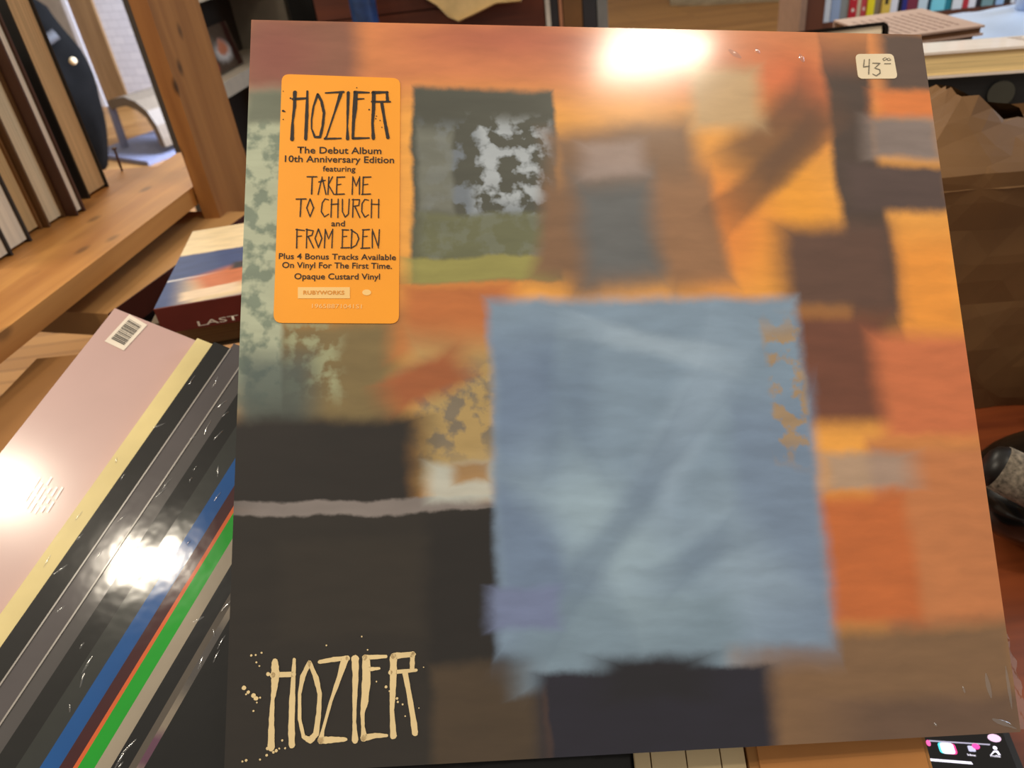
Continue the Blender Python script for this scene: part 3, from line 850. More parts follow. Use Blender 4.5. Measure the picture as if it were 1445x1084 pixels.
# heights read off the front wall
def bag_h(x, y):
    p_ = onplane(x, y, BO, by); return (MBI @ p_)
hz = bag_h(1400, 235).z; ht = bag_h(1400, 150).z
print('BAG', hz, ht, bag_h(1330, 115), bag_h(1445, 530))
obj('body', bagshell(0.0005, hz, 10, lambda t: -0.012 + 0.026 * t, 0.004, 3), BAGM.m, bag)
obj('folded_rim', bagshell(hz - 0.012, ht - .034, 7, lambda t: 0.014 - 0.055 * t, 0.007, 11, closed=False, jag=0.012, slope=-.27), BAGM.m, bag)

# ------------------------------------------------------------------ books: builder
def book(name, M, w, h, t, cover_m, page_m, label, group=None, hard=True, spine_m=None, cat='book'):
    """closed book: local x = width from the spine (x=0) to the fore edge, y = height, z = thickness"""
    r = empty(name, M); tag(r, label, cat, group)
    c = 0.0025 if hard else 0.0008; o = 0.003 if hard else 0.0
    bm = new()
    box(bm, 0, w, 0, h, 0, c); box(bm, 0, w, 0, h, t - c, t); box(bm, 0, c, 0, h, c, t - c)
    obj('cover', bm, cover_m, r, bevel=0.0005, seg=1)
    obj('pages', box(new(), c + .0002, w - o, o, h - o, c + .0002, t - c - .0002), page_m, r)
    if spine_m:
        obj('spine', box(new(), -0.0012, -0.0001, 0, h, 0, t), spine_m, r)
    return r

PG_Z = [pages('page_edges_' + n_, c_c, 'Z') for n_, c_c in (('cream', (228, 202, 160)), ('tan', (210, 170, 114)), ('pale', (240, 222, 194)), ('brown', (150, 112, 66)))]

# ---- wooden shelf on the left, with its post
ZS = 1.13
fa = onz(270, 265, ZS); fb = onz(0, 470, ZS)
es = (fa - fb).normalized(); inn = Vector((-es.y, es.x, 0))      # to the left, away from us
if inn.x > 0: inn = -inn
zz = Vector((0, 0, 1))
PINE = wood('pine_plank', (204, 146, 78), (168, 110, 54), 'Y', 2.6, 0.5, knots=0.5)
shelf = empty('wooden_shelf', frame(fa, -inn, es, zz))       # local x = towards us, y = along the shelf away, z up
tag(shelf, 'pine bookshelf plank at upper left carrying a row of books', 'shelf')
MSH = shelf.matrix_world; MSHI = MSH.inverted()
back = (MSHI @ onz(225, 225, ZS)).x
xb = (MSHI @ onz(110, 310, ZS)).x
print('SHELF seam x', back, (MSHI @ onz(0, 390, ZS)).x, 'books x', xb, [tuple(round(v, 3) for v in MSHI @ onz(x, y, ZS)) for x, y in ((145, 268), (115, 297), (84, 312), (51, 327), (34, 345), (10, 365), (265, 250), (343, 250), (185, 240))])
seam = (back + (MSHI @ onz(0, 390, ZS)).x) / 2

yend = (MSHI @ onz(185, 236, ZS)).y
obj('shelf_board', box(new(), seam - 0.30, seam - 0.001, -0.9, yend, -0.018, -0.001), wood('pine_board', (198, 138, 72), (160, 104, 48), 'Y', 2.2, .55), shelf, bevel=0.001)
back_m = wood('dark_back_board', (52, 36, 24), (28, 20, 14), 'Y', 2, .7)

# books, fore edges towards us
def shelf_y(x, y): return (MSHI @ onz(x, y, ZS)).y
BK = [  # fore-edge foot pixel left, right, height, cover colour, page material, label, recess
    ((138, 272), (151, 263), 0.235, (30, 28, 26), 0, 'dark covered book with pale page edges, nearest the post in the shelf row', 0.0),
    ((108, 303), (121, 297), 0.215, (70, 40, 24), 2, 'brown covered book with bright page edges, second from the post on the shelf', 0.004),
    ((76, 314), (94, 306), 0.20, (96, 66, 36), 0, 'thick brown book with cream page edges, third from the post on the shelf', 0.006),
    ((44, 330), (60, 322), 0.195, (128, 88, 46), 1, 'tan book with yellowed page edges, fourth from the post on the shelf', 0.008),
    ((24, 352), (43, 340), 0.19, (40, 34, 30), 2, 'black backed book with whitish pages, fifth from the post on the shelf', 0.0),
    ((-6, 372), (20, 360), 0.19, (36, 30, 26), 2, 'pale paged book with black cover, sixth from the post at the frame edge', 0.002),
]
ys = []
for (pa, pb, hh, c, pg, label, rec) in BK:
    y0 = (MSHI @ onz(*pa, ZS)).y; y1 = (MSHI @ onz(*pb, ZS)).y
    ys.append([y0, y1])
print('BOOK ys', ys)
for k_, (pa, pb, hh, c, pg, label, rec) in enumerate(BK):
    y0, y1 = ys[k_]
    nxt = ys[k_ + 1][1] if k_ + 1 < len(ys) else y0 - 0.03
    xf = min((MSHI @ onz(*pa, ZS)).x, (MSHI @ onz(*pb, ZS)).x, seam - 0.012)
    xf = (MSHI @ onz((pa[0] + pb[0]) / 2, (pa[1] + pb[1]) / 2, ZS)).x
    # local book axes: x from the spine (inside the shelf) to the fore edge, y up, z along the shelf
    M = MSH @ frame((xf - 0.15, max(nxt + 0.0036, y0 - 0.016) - 0.0, -0.0005), (1, 0, 0), (0, 0, 1), (0, -1, 0))
    t = (y1 + 0.003) - max(nxt + 0.0036, y0 - 0.016)
    M = MSH @ frame((xf - 0.15, y1 + 0.003, -0.0008), (1, 0, 0), (0, 0, 1), (0, -1, 0))
    book('book', M, 0.15, hh, t, plain('book_cover', c, .55, .08, 12), PG_Z[pg], label, 'books standing on the pine shelf')

# post
pm = wood('pine_post', (172, 118, 62), (138, 88, 42), 'Z', 3.2, .5, knots=0.9)
pl = MSH @ Vector((0.0025, 0.0, 0))
yr = (MSHI @ onz(245, 216, ZS)).y
obj('front_rail', box(new(), seam + 0.001, 0, -0.9, yr, -0.020, 0), PINE, shelf, bevel=0.002)
PWD, PDP = 0.020, 0.098
post = obj('wooden_post', box(new(), 0, PWD, 0, PDP, 0, 2.75), pm, None, frame(Vector((pl.x, pl.y, 0)), -inn, es, zz), bevel=0.002)
tag(post, 'flat knotty pine board post at the end of the shelf', 'post')

# screw standing on the shelf board
sp_ = onz(172, 240, ZS)
scw = empty('screw', Matrix.Translation(sp_)); tag(scw, 'thin rusty screw standing on the shelf by the dark book', 'screw')
bm = new(); st_ = W(164, 212, (np.linalg.norm(np.array(sp_) - CAM)) * 0.985) - sp_
tube(bm, [(0, 0, -.001), (0, 0, .006), (0.0006, 0, .016), (0.001, 0, .026)], [.0012, .0016, .0016, .0014], 8)
rust = plain('rusty_iron', (84, 52, 34), .6, .2, 200)
obj('shank', bm, rust, scw, smooth=True)
bm = new(); tube(bm, [(0.001, 0, .0255), (0.001, 0, .028)], [.003, .0026], 10); obj('head', bm, rust, scw)

# ------------------------------------------------------------------ left bench with stacked books
bench = empty('low_bench', Matrix.Translation((-0.62, 0.85, 0)))
tag(bench, 'dark low bench at the left under the stacked books', 'bench')
dk = wood('dark_bench_wood', (58, 42, 30), (36, 26, 20), 'Y', 2, .6)
obj('top', box(new(), -0.6, 0.50, -0.75, 0.0, 0.775, 0.80), dk, bench)
for sx in (-.55, .42):
    for sy in (-.70, -.07): obj('leg', box(new(), sx, sx + .06, sy, sy + .06, 0, 0.7745), dk, bench)

def zstack(x, y, depth): return W(x, y, depth)

# red spined paperback on top of an olive one
RP = 1.135                               # height of the paperback's top face
f0 = onz(217, 436, RP); f1 = onz(338, 416, RP); g0_ = onz(250, 330, RP)
ux = (f1 - f0).normalized(); uy_ = Vector((-ux.y, ux.x, 0))
hgt = (g0_ - f0).dot(uy_); print('PAPERBACK depth', hgt, 'w to edge', (f1 - f0).length)
PW = 0.20; PD = 0.125; PT = 0.022
MK = frame(f0 - zz * PT, ux, uy_, zz)     # spine along local x (front), depth along y
pb_ = empty('paperback_book', MK)
tag(pb_, 'paperback with blue, white and orange picture cover and dark red spine, left of the album', 'book')
loc = lambda x, y: ((MK.inverted() @ onz(x, y, RP)).to_2d())
def PP(x0, x1, y0, y1, c, soft=.2, ang=0, st=1., kind=''):
    q = [loc(x0, y0), loc(x1, y0), loc(x1, y1), loc(x0, y1)]; xs_ = [v.x for v in q]; ys_ = [v.y for v in q]
    cc = sum(q, Vector((0, 0))) / 4
    return (cc.x, cc.y, ((q[1] - q[0]).length + (q[2] - q[3]).length) / 4, ((q[0] - q[3]).length + (q[1] - q[2]).length) / 4, ang, soft, c, st, kind)
D = hgt
pbart = [(PW / 2, D * .30, PW, D * .33, 0, .05, (60, 78, 122)), (PW / 2, D * .335, PW, D * .012, 3, .5, (190, 186, 190)),
         (.075, D * .17, .055, D * .15, 8, .3, (222, 196, 156)), (.155, D * .24, .06, D * .24, 0, .2, (216, 188, 140)), (.052, D * .25, .026, D * .12, 22, .4, (196, 112, 72)), (.062, D * .38, .010, D * .045, 0, .4, (52, 52, 56)),
         (.078, D * .22, .008, D * .03, 0, .4, (60, 54, 48)), (.080, D * .14, .008, D * .03, 0, .4, (60, 54, 48)), (.105, D * .33, .006, D * .04, 0, .4, (70, 62, 50)), (.103, D * .15, .012, D * .05, 0, .3, (128, 112, 76)), (.112, D * .06, .03, D * .05, 6, .3, (222, 128, 70)), (.04, D * .10, .022, D * .05, 5, .2, (226, 200, 170)), (.112, D * .40, .008, D * .1, 0, .3, (226, 140, 84))]
pbm = cover_art('picture_cover', (232, 208, 166), pbart, warp=.002, scale=60, coat=.2, bump=0, rough=.5)
bm = box(new(), 0, PW, 0, D, PT - .0008, PT); obj('front_cover', bm, pbm, pb_)
b_ = box(new(), 0, PW, 0, D, 0, .0008); obj('back_cover', b_, plain('white_back', (220, 200, 170), .6, .04), pb_)
obj('pages', box(new(), .0005, PW - .0005, .0006, D - .0005, .0009, PT - .0009), PG_Z[0], pb_)
SPM = plain('dark_red_spine', (104, 34, 24), .5, .06, 30)
sp_o = obj('spine', box(new(), 0, PW, -.0012, .0004, 0, PT), SPM, pb_, bevel=.0004, seg=1); tag(sp_o, 'dark red spine with white lettering')
tb = text_bm([('LAST TANGO', (.028, .0018), (.118, .0018), .0042)], 0, .01)
for v in tb.verts: v.co = Vector((v.co.x, -.0014, v.co.y))
obj('spine_lettering', tb, PAPER_WHITE, sp_o)
tb = text_bm([('No', (.085, D * .86), (.098, D * .86), .006)], PT + .0003, .01)
obj('cover_lettering', tb, plain('grey_print', (90, 78, 60), .7, .02), pb_)

def flat_book(name, M, w, d, t, cm, pmn, label, group):
    return book(name, M, w, d, t, cm, pmn, label, group)
GST = 'books stacked on the low bench'
# under the paperback: olive book, page edges towards us
z_ = RP - PT
def under(px_, py_, zt_, t, w, d, cm, pg, label, dirv=ux, front=(0, 0)):
    o = onz(px_, py_, zt_) - zz * t
    y_ = Vector((-dirv.y, dirv.x, 0))
    # spine away from us: rotate so the fore edge faces the camera
    M = frame(o + y_ * d, -y_, dirv, zz)
    return book('book', M, d, w, t, cm, pg, label, GST)
under(212, 458, z_ - .0002, .030, .22, .16, plain('olive_cover', (84, 68, 44), .6, .05), PG_Z[3], 'thick olive book lying directly under the red spined paperback')
# large tan book on the left, its face tilted up towards us
t0 = W(170, 470, .62)
zt2 = RP - PT - .0305
dirt = (onz(232, 385, 1.10) - onz(130, 480, 1.10)).normalized()
TB = 1.093
q0 = onz(152, 443, TB); q1 = onz(232, 385, TB); q2 = onz(140, 396, TB)
d1 = (q1 - q0).normalized(); n1 = Vector((-d1.y, d1.x, 0))
bk = book('book', frame(q0 - zz * .024, d1, n1, zz), .24, .19, .024, [plain('tan_cloth_cover', (178, 132, 78), .7, .05, 14)], PG_Z[3], 'large tan cloth book lying under the shelf edge beside the paperback', GST)
obj('cover_band', box(new(), .0, .24, -.0012, -.0001, 0, .024), plain('maroon_edge', (70, 26, 18), .6, .05), bk)['label'] = 'dark maroon edge'
# lower pale paged book, left of the tan one
q = onz(82, 441, 1.05); qx = (onz(152, 447, 1.05) - q).normalized(); qy = Vector((-qx.y, qx.x, 0))
book('book', frame(q - zz * .022, qx, qy, zz), .13, .17, .022, plain('black_cover', (30, 28, 28), .5, .05), PG_Z[2], 'black book with cream page edges low in the dark under the pine shelf', GST)
# supports of the stack: dark crates
def crate(M, w, d, h_, label, c=(56, 44, 34)):
    r = empty('storage_crate', M); tag(r, label, 'crate')
    cm = plain('dark_crate', c, .7, .06)
    bm = new(); s = .008
    box(bm, 0, w, 0, s, 0, h_); box(bm, 0, w, d - s, d, 0, h_); box(bm, 0, s, s, d - s, 0, h_); box(bm, w - s, w, s, d - s, 0, h_)
    obj('sides', bm, cm, r); obj('bottom', box(new(), s, w - s, s, d - s, 0, s), cm, r); obj('lid', box(new(), -.002, w + .002, -.002, d + .002, h_, h_ + .006), cm, r)
    return r
# kraft box behind the lavender record
zk = 1.13
while zk > .9:
    kq0 = onz(52, 506, zk); kq1 = onz(0, 560, zk); ky = (kq0 - kq1).normalized(); kxx = Vector((ky.y, -ky.x, 0))
    cs = [kq0 + kxx * a_ - ky * b_ for a_ in (0, .07) for b_ in (0, .26)]
    if max((c - L0).dot(M_R) for c in cs) < -TH - .004: break
    zk -= .004
kbx = empty('cardboard_box', frame(Vector((kq0.x, kq0.y, .8005)), kxx, ky, zz)); tag(kbx, 'plain brown cardboard box behind the lavender record', 'box')
obj('body', box(new(), 0, .07, -.26, 0, 0, zk - .8005 - .0035), KRAFT, kbx, bevel=.002)
obj('lid_flap', box(new(), 0, .07, -.26, 0, zk - .8005 - .003, zk - .8005), plain('brown_flap', (146, 100, 50), .8, .05, 16), kbx, bevel=.001)
print('KRAFT top z', zk)

# ------------------------------------------------------------------ right hand book stack behind the paper bag
SZ = 0.80
def stack_frame(x, y, depth):
    return W(x, y, depth)
s0 = stack_frame(1312, 112, SZ); s1 = onz(1445, 103, s0.z)
sx_ = (s1 - s0).normalized(); sx_.z = 0; sx_.normalize(); sy_ = Vector((-sx_.y, sx_.x, 0))
top_z = onplane(1380, 70, s0, sy_).z; bot_z = onplane(1380, 107, s0, sy_).z; blk_b = bot_z - .045
print('STACK', s0, top_z, bot_z)
def lie(name, o, dx, dy, w, d, t, cm, pg, label, group=None, tilt=0.0):
    """lying book with its fore edge towards us, spine at the back; dx along the front edge"""
    ca, sa = math.cos(tilt), math.sin(tilt)
    dt_, up = dy * ca - zz * sa, zz * ca + dy * sa        # far side lower by tilt
    return book(name, frame(o + dt_ * d, -dt_, dx, up), d, w, t, cm, pg, label, group)
TILT = math.radians(7)
GR = 'books stacked behind the paper bag'
base = Vector((s0.x, s0.y, 0)) - sx_ * .06
PGT = pages('thick_page_edges', (252, 222, 160), 'Z', 700)
wc = plain('white_cover', (236, 224, 214), .5, .03, 20, .2)
A = lie('book', base + zz * bot_z, sx_, sy_, .30, .105, top_z - bot_z, wc, PGT, 'thick paperback with white back cover and cream page block above the paper bag', GR, TILT)
bm = new(); rng = random.Random(9)
for r_i in range(7):
    xx = .16
    while xx < .285:
        ln = rng.uniform(.008, .022); yv = .015 + r_i * .011
        # local: x = depth from spine, y = along front edge
        box(bm, yv, yv + .0018, xx, xx + ln, top_z - bot_z + .0001, top_z - bot_z + .0004); xx += ln + .005
obj('printed_lines', bm, plain('grey_blurb', (176, 160, 150), .6, .03), A)
B = lie('book', base + zz * (blk_b) - sx_ * .005, sx_, sy_, .31, .105, (bot_z - blk_b) * math.cos(TILT) - .0008, plain('black_jacket', (22, 24, 26), .35, .04, 30, .5), plain('black_pages', (24, 25, 27), .5, .03), 'black book with a round grey mark, under the thick cream paperback', GR, TILT)
pc = onplane(1412, 132, base + sy_ * .004, sy_); lc = B.matrix_world.inverted() @ pc
bm = new(); ring_ = [bm.verts.new((.1056, lc.y + .013 * math.cos(6.2832 * i / 20), lc.z + .013 * math.sin(6.2832 * i / 20))) for i in range(20)]; bm.faces.new(ring_)
obj('round_mark', bm, plain('grey_mark', (62, 62, 54), .5, .04), B)
cr_h = blk_b - CT - .0065
crate(frame(base + zz * CT + sy_ * .01, sx_, sy_, zz), .29, .09, cr_h - .0145, 'dark crate under the black book behind the paper bag')
# mauve book with lines of text, behind and to the left
m0 = W(1262, 62, .98); m1 = onz(1388, 45, m0.z); mx_ = (m1 - m0).normalized(); mx_.z = 0; mx_.normalize(); my_ = Vector((-mx_.y, mx_.x, 0))
mt = onplane(1300, 50, m0, my_).z; mb = m0.z - .004
mw = (m1 - m0).length + .012
dM = lie('book', m0 - mx_ * .012 + zz * (mb - m0.z), mx_, my_, mw, .15, max(.012, mt - mb), plain('mauve_cover', (190, 160, 144), .6, .03, 20), plain('brown_paper_edge', (112, 76, 46), .7, .06), 'mauve backed paperback with rows of print, between the black hardback and the blue bag', GR)
bm = new(); rng = random.Random(4); tM = max(.012, mt - mb)
for c_i in range(9):
    yv = .012 + c_i * (mw - .024) / 9; xx = .03
    while xx < .13:
        ln = rng.uniform(.006, .016); box(bm, xx, xx + ln, yv, yv + .003, tM + .0001, tM + .0004); xx += ln + .004
obj('printed_lines', bm, plain('mauve_print', (146, 116, 104), .6, .03), dM)
crate(frame(Vector((m0.x, m0.y, CT)) - mx_ * .002 + my_ * .01, mx_, my_, zz), mw - .02, .15, mb - CT - .0068, 'dark crate under the mauve paperback')
# black hardback with cream pages: spine at its right end
h0 = W(1030, 50, .86); h1 = W(1252, 48, .86); hx = (h1 - h0); hx.z = 0; hx.normalize(); hy = Vector((-hx.y, hx.x, 0))
zl = onplane(1240, 50, h0, hy).z; zh = onplane(1240, 32, h0, hy).z
hw = .26
# frame: x from the spine (right) to the fore edge (left)
oH = Vector((h1.x, h1.y, zl - .006))
tH = zh - zl + .006
TH_ = math.radians(14.5); hyt = hy * math.cos(TH_) - zz * math.sin(TH_); hup = zz * math.cos(TH_) + hy * math.sin(TH_)
r = empty('hardback_book', frame(oH, -hx, -hyt, hup)); tag(r, 'black hardback lying flat with cream pages, behind the top right edge of the album', 'book', GR)
blk = plain('black_cloth_cover', (26, 22, 19), .9, .05, 30, spec=.1)
bm = new(); cth = .0035; dH = .17
box(bm, .004, hw, -dH, 0, tH - cth, tH); box(bm, .004, hw, -dH, 0, 0, cth)
prof = [(.004, 0), (.0, .002), (-.0022, tH * .3), (-.0022, tH * .7), (.0, tH - .002), (.004, tH), (.004, tH - cth), (.0015, tH * .65), (.0015, tH * .35), (.004, cth)]
va = [bm.verts.new((x, 0, z)) for x, z in prof]; vb = [bm.verts.new((x, -dH, z)) for x, z in prof]
for i in range(len(prof)): bm.faces.new((va[i], va[(i + 1) % len(prof)], vb[(i + 1) % len(prof)], vb[i]))
bm.faces.new(va); bm.faces.new(vb[::-1])
obj('cover', bm, blk, r)
obj('pages', box(new(), .0042, hw - .004, -dH + .003, -.003, cth + .0002, tH - cth - .0002), PG_Z[2], r)
crate(frame(Vector((oH.x, oH.y, CT)) - hx * (hw - .01) + hy * .01, hx, hy, zz), hw - .08, .15, oH.z - CT - .0068 - .050, 'dark crate under the black hardback behind the album')

# pale blue plastic bag
pbm_ = plain('pale_plastic', (186, 206, 238), .5, .05, 12, .2, .3, .3, 14)
pc0 = W(1400, 60, 1.42)
pbg = empty('plastic_bag', Matrix.Translation((pc0.x + .06, pc0.y, CT))); tag(pbg, 'slumped pale bluish plastic bag behind the stacked books at the right', 'bag')
bm = new(); bmesh.ops.create_icosphere(bm, subdivisions=5, radius=1.0)
tz = W(1400, 8, 1.42).z - CT
for v in bm.verts:
    c = v.co.copy(); s = 1 + .10 * noise.noise(c * 2.2) + .05 * noise.noise(c * 5)
    c = Vector((c.x * .31, c.y * .16, 0 if c.z < -.6 else (c.z + .6) / 1.6 * tz)) ; c.x *= s; c.y *= s; c.z *= (1 + .08 * noise.noise(v.co * 3 + Vector((4, 0, 0))))
    v.co = c
obj('film_body', bm, pbm_, pbg, smooth=True)
bm = new()
tube(bm, [(-.03, -.02, tz * .96), (-.045, -.03, tz + .03), (-.01, -.035, tz + .045), (.03, -.03, tz + .03), (.035, -.02, tz * .96)], [.012, .010, .009, .010, .012], 10)
obj('handle', bm, pbm_, pbg, smooth=True)

# ------------------------------------------------------------------ bookcase of bright spines, far right
BZ = 2.1
k0 = W(1160, 33, BZ); k1 = onz(1440, 20, k0.z)
kx_ = Vector((1, -.12, 0)).normalized(); ky_ = Vector((-kx_.y, kx_.x, 0))
shz = k0.z
case = empty('bookcase', frame(Vector((k0.x, k0.y, 0)), kx_, ky_, zz)); tag(case, 'brown wooden bookcase with bright spines at the upper right', 'bookcase')
cm = wood('brown_case_wood', (112, 62, 36), (74, 38, 22), 'Z', 2, .5)
KI = case.matrix_world.inverted()
def kxat(x): return (KI @ onplane(x, 12, case.matrix_world.translation, ky_)).x
print('CASE', k0, kxat(1135), kxat(1162), kxat(1445))
obj('side_panel', box(new(), kxat(1137), kxat(1162), -.01, .22, 0, 1.5), cm, case, bevel=.001)
tag(obj('edge_trim', box(new(), kxat(1128), kxat(1136.6), -.012, .22, 0, 1.5), plain('greyish_trim', (150, 118, 96), .6, .05), case), 'pale edge strip')
xr = kxat(1460) + .04
obj('shelf', box(new(), kxat(1162) + .0005, xr, 0, .22, shz - .024, shz), cm, case)
obj('shelf', box(new(), kxat(1162) + .0005, xr, 0, .22, shz + .28, shz + .30), cm, case)
obj('back_panel', box(new(), kxat(1137), xr, .221, .23, 0, 1.5), cm, case)
obj('side_panel', box(new(), xr + .0005, xr + .025, -.01, .22, 0, 1.5), cm, case)
SP = [(72, 115, (226, 230, 232), 'white spined book first beside the bookcase side'), (115, 180, (150, 168, 196), 'pale blue grey book second on the bright bookcase'), (180, 240, (140, 142, 138), 'mid grey book left of the scarlet dotted one'),
      (240, 295, (190, 36, 46), 'scarlet book with white dots on its spine'), (295, 325, (214, 196, 160), 'narrow cream book between the two red ones'), (325, 365, (196, 70, 74), 'rose red book left of the lemon yellow one'),
      (365, 415, (240, 220, 30), 'lemon yellow book on the bookcase'), (415, 465, (140, 124, 100), 'taupe book between the two yellow ones'), (465, 525, (232, 196, 84), 'amber yellow book with a dark emblem'),
      (525, 575, (232, 232, 238), 'white book right of the amber yellow one'), (575, 605, (26, 22, 30), 'narrow black book left of the navy one'), (605, 640, (44, 48, 130), 'navy blue book beside the maroon one'), (640, 715, (128, 48, 68), 'wide maroon book on the bookcase'),
      (715, 780, (206, 226, 236), 'white and cyan book right of the maroon one'), (780, 805, (22, 62, 80), 'narrow dark teal book left of the wide cyan one'), (805, 905, (130, 220, 236), 'wide bright cyan book'), (905, 950, (24, 130, 150), 'teal book right of the wide cyan one'),
      (950, 1020, (232, 236, 240), 'wide white book left of the small red one'), (1020, 1060, (190, 40, 54), 'narrow crimson book between two white ones'), (1060, 1110, (236, 238, 244), 'white book right of the crimson one'), (1110, 1150, (24, 26, 40), 'black book left of the slate green one'),
      (1150, 1230, (120, 156, 160), 'slate green book near the right end'), (1230, 1245, (22, 26, 34), 'very thin black book beside the slate green one'), (1245, 1300, (160, 196, 236), 'light sky blue book near the right end'), (1300, 1350, (40, 34, 34), 'brown black book right of the sky blue one'), (1350, 1380, (228, 232, 240), 'narrow white book third from the right end'), (1380, 1445, (60, 80, 140), 'dusky blue book at the frame edge')]
for i, (a_, b_, c, label) in enumerate(SP):
    xa = kxat(1150 + a_ * .2042) + .0006; xb_ = kxat(1150 + b_ * .2042) - .0002
    hh = .19 + .06 * random.random()
    # spine faces us: local x from the spine backwards
    M = case.matrix_world @ frame((xb_, .004 + .006 * random.random(), shz), (0, 1, 0), (0, 0, 1), (1, 0, 0))
    M = case.matrix_world @ frame((xa, .004 + .006 * random.random(), shz + .0002), (0, 1, 0), (0, 0, 1), (1, 0, 0))
    r = book('book', M, .15, hh, xb_ - xa, plain('spine_cover', c, .45, .03, 20, .2), PG_Z[2], label, 'bright books on the right hand bookcase', hard=(xb_ - xa) > .012)
    if 'dots' in label or 'emblem' in label or 'rose' in label:
        bm = new(); tt = xb_ - xa
        if 'emblem' in label: box(bm, -.0006, -.0001, .03, .075, tt * .3, tt * .7); em = plain('dark_emblem', (60, 50, 30), .5, .02)
        else:
            for q in range(5):
                b5 = box(new(), -.0006, -.0001, .02 + q * .03, .028 + q * .03, tt * .35, tt * .65); obj('spine_dot', b5, PAPER_WHITE, r)
            bm.free(); bm = None; em = None
        if bm: obj('spine_emblem', bm, em, r)

# ------------------------------------------------------------------ things behind the album's top edge
# reddish cabinet
cz0 = W(452, 45, 1.95); cz1 = onz(770, 45, cz0.z)
cx_ = W(770, 45, 1.95) - cz0; cx_.z = 0; cwid = cx_.length; cx_.normalize(); cy_ = Vector((-cx_.y, cx_.x, 0))
cab = empty('wooden_cabinet', frame(Vector((cz0.x, cz0.y, 0)), cx_, cy_, zz)); tag(cab, 'reddish brown board cabinet behind the top edge of the album', 'cabinet')
rw = wood('red_brown_boards', (104, 48, 24), (70, 30, 16), 'X', 2, .5)
CI = cab.matrix_world.inverted()
zs1 = (CI @ onplane(600, 14, cz0, cy_)).z
obj('body', box(new(), 0, cwid, .012, .4, 0, zs1 + .22), rw, cab, bevel=.002)
obj('board', box(new(), 0, cwid, 0, .0115, zs1 + .002, zs1 + .215), rw, cab, bevel=.002)
obj('board', box(new(), 0, cwid, 0, .0115, zs1 - .158, zs1 - .002), rw, cab, bevel=.002)
obj('board', box(new(), 0, cwid, 0, .0115, .04, zs1 - .162), rw, cab, bevel=.002)
# blue umbrella leaning on it
ub = onplane(516, 40, cz0 - cy_ * .12, cy_); 
um = empty('folded_umbrella', Matrix.Translation((ub.x, ub.y, 0))); tag(um, 'folded dark blue umbrella leaning on the reddish cabinet', 'umbrella')
bm = new(); tube(bm, [(0, 0, .001), (0, 0, .05), (0, 0, .35), (0, .005, .8), (0, .012, 1.25), (-.002, .014, 1.42)], [.004, .009, .02, .028, .03, .024], 14)
for v in bm.verts:
    a_ = math.atan2(v.co.y, v.co.x); v.co.x *= 1 + .18 * math.sin(6 * a_); v.co.y *= 1 + .18 * math.sin(6 * a_)
obj('canopy', bm, plain('blue_nylon', (34, 62, 110), .5, .2, 30), um, smooth=True)
bm = new(); tube(bm, [(-.002, .014, 1.40), (-.003, .016, 1.52)], [.008, .008], 10); obj('handle', bm, plain('dark_handle', (24, 24, 28), .4, .03), um, smooth=True)
# black panel left of the cabinet
bp0 = W(412, 40, 2.05); bp1 = W(451, 40, 2.05); w_ = (bp1 - bp0).length
sp2 = empty('loudspeaker', frame(Vector((bp0.x, bp0.y + .02, 0)), cx_, cy_, zz)); tag(sp2, 'tall narrow black loudspeaker left of the reddish cabinet', 'speaker')
obj('cabinet', box(new(), 0, w_ * .96, 0, .2, .02, 1.32), plain('black_vinyl', (16, 15, 14), .5, .03), sp2, bevel=.004)
obj('grille', box(new(), .004, w_ * .92, -.006, -.0002, .3, 1.30), plain('black_grille', (12, 12, 11), .9, .1, 300), sp2)
obj('base', box(new(), -.004, w_, -.006, .21, 0, .0195), plain('black_base', (14, 13, 12), .5, .03), sp2)
# cream cloth on the cabinet
ctop = zs1 + .161
cc = onplane(640, 12, cz0 - cy_ * .02, cy_)
cl_ = empty('cream_bag', frame(Vector((cc.x, cc.y, 0)), cx_, cy_, zz)); tag(cl_, 'cream cloth bag hanging over the front of the reddish cabinet', 'bag')
LI = cl_.matrix_world.inverted()
bm = new(); prof_px = [(560, -60), (592, -8), (618, 8), (634, 24), (648, 30), (668, 21), (700, 5), (735, 2), (760, -60)]
pts = [LI @ onplane(x, y, cz0 - cy_ * .02, cy_) for x, y in prof_px]
nseg = 6
grid = []
for j in range(nseg + 1):
    t = j / nseg
    grid.append([bm.verts.new((p.x, -.012 + .03 * t - .03 * math.sin(math.pi * t), p.z + .006 * math.sin(3.14 * t))) for p in pts])
for j in range(nseg):
    for i in range(len(pts) - 1): bm.faces.new((grid[j][i], grid[j][i + 1], grid[j + 1][i + 1], grid[j + 1][i]))
bm.faces.new([grid[0][i] for i in range(len(pts))]); bm.faces.new([grid[-1][i] for i in range(len(pts))][::-1])
obj('cloth', bm, plain('cream_cloth', (206, 176, 122), .85, .06, 30), cl_)

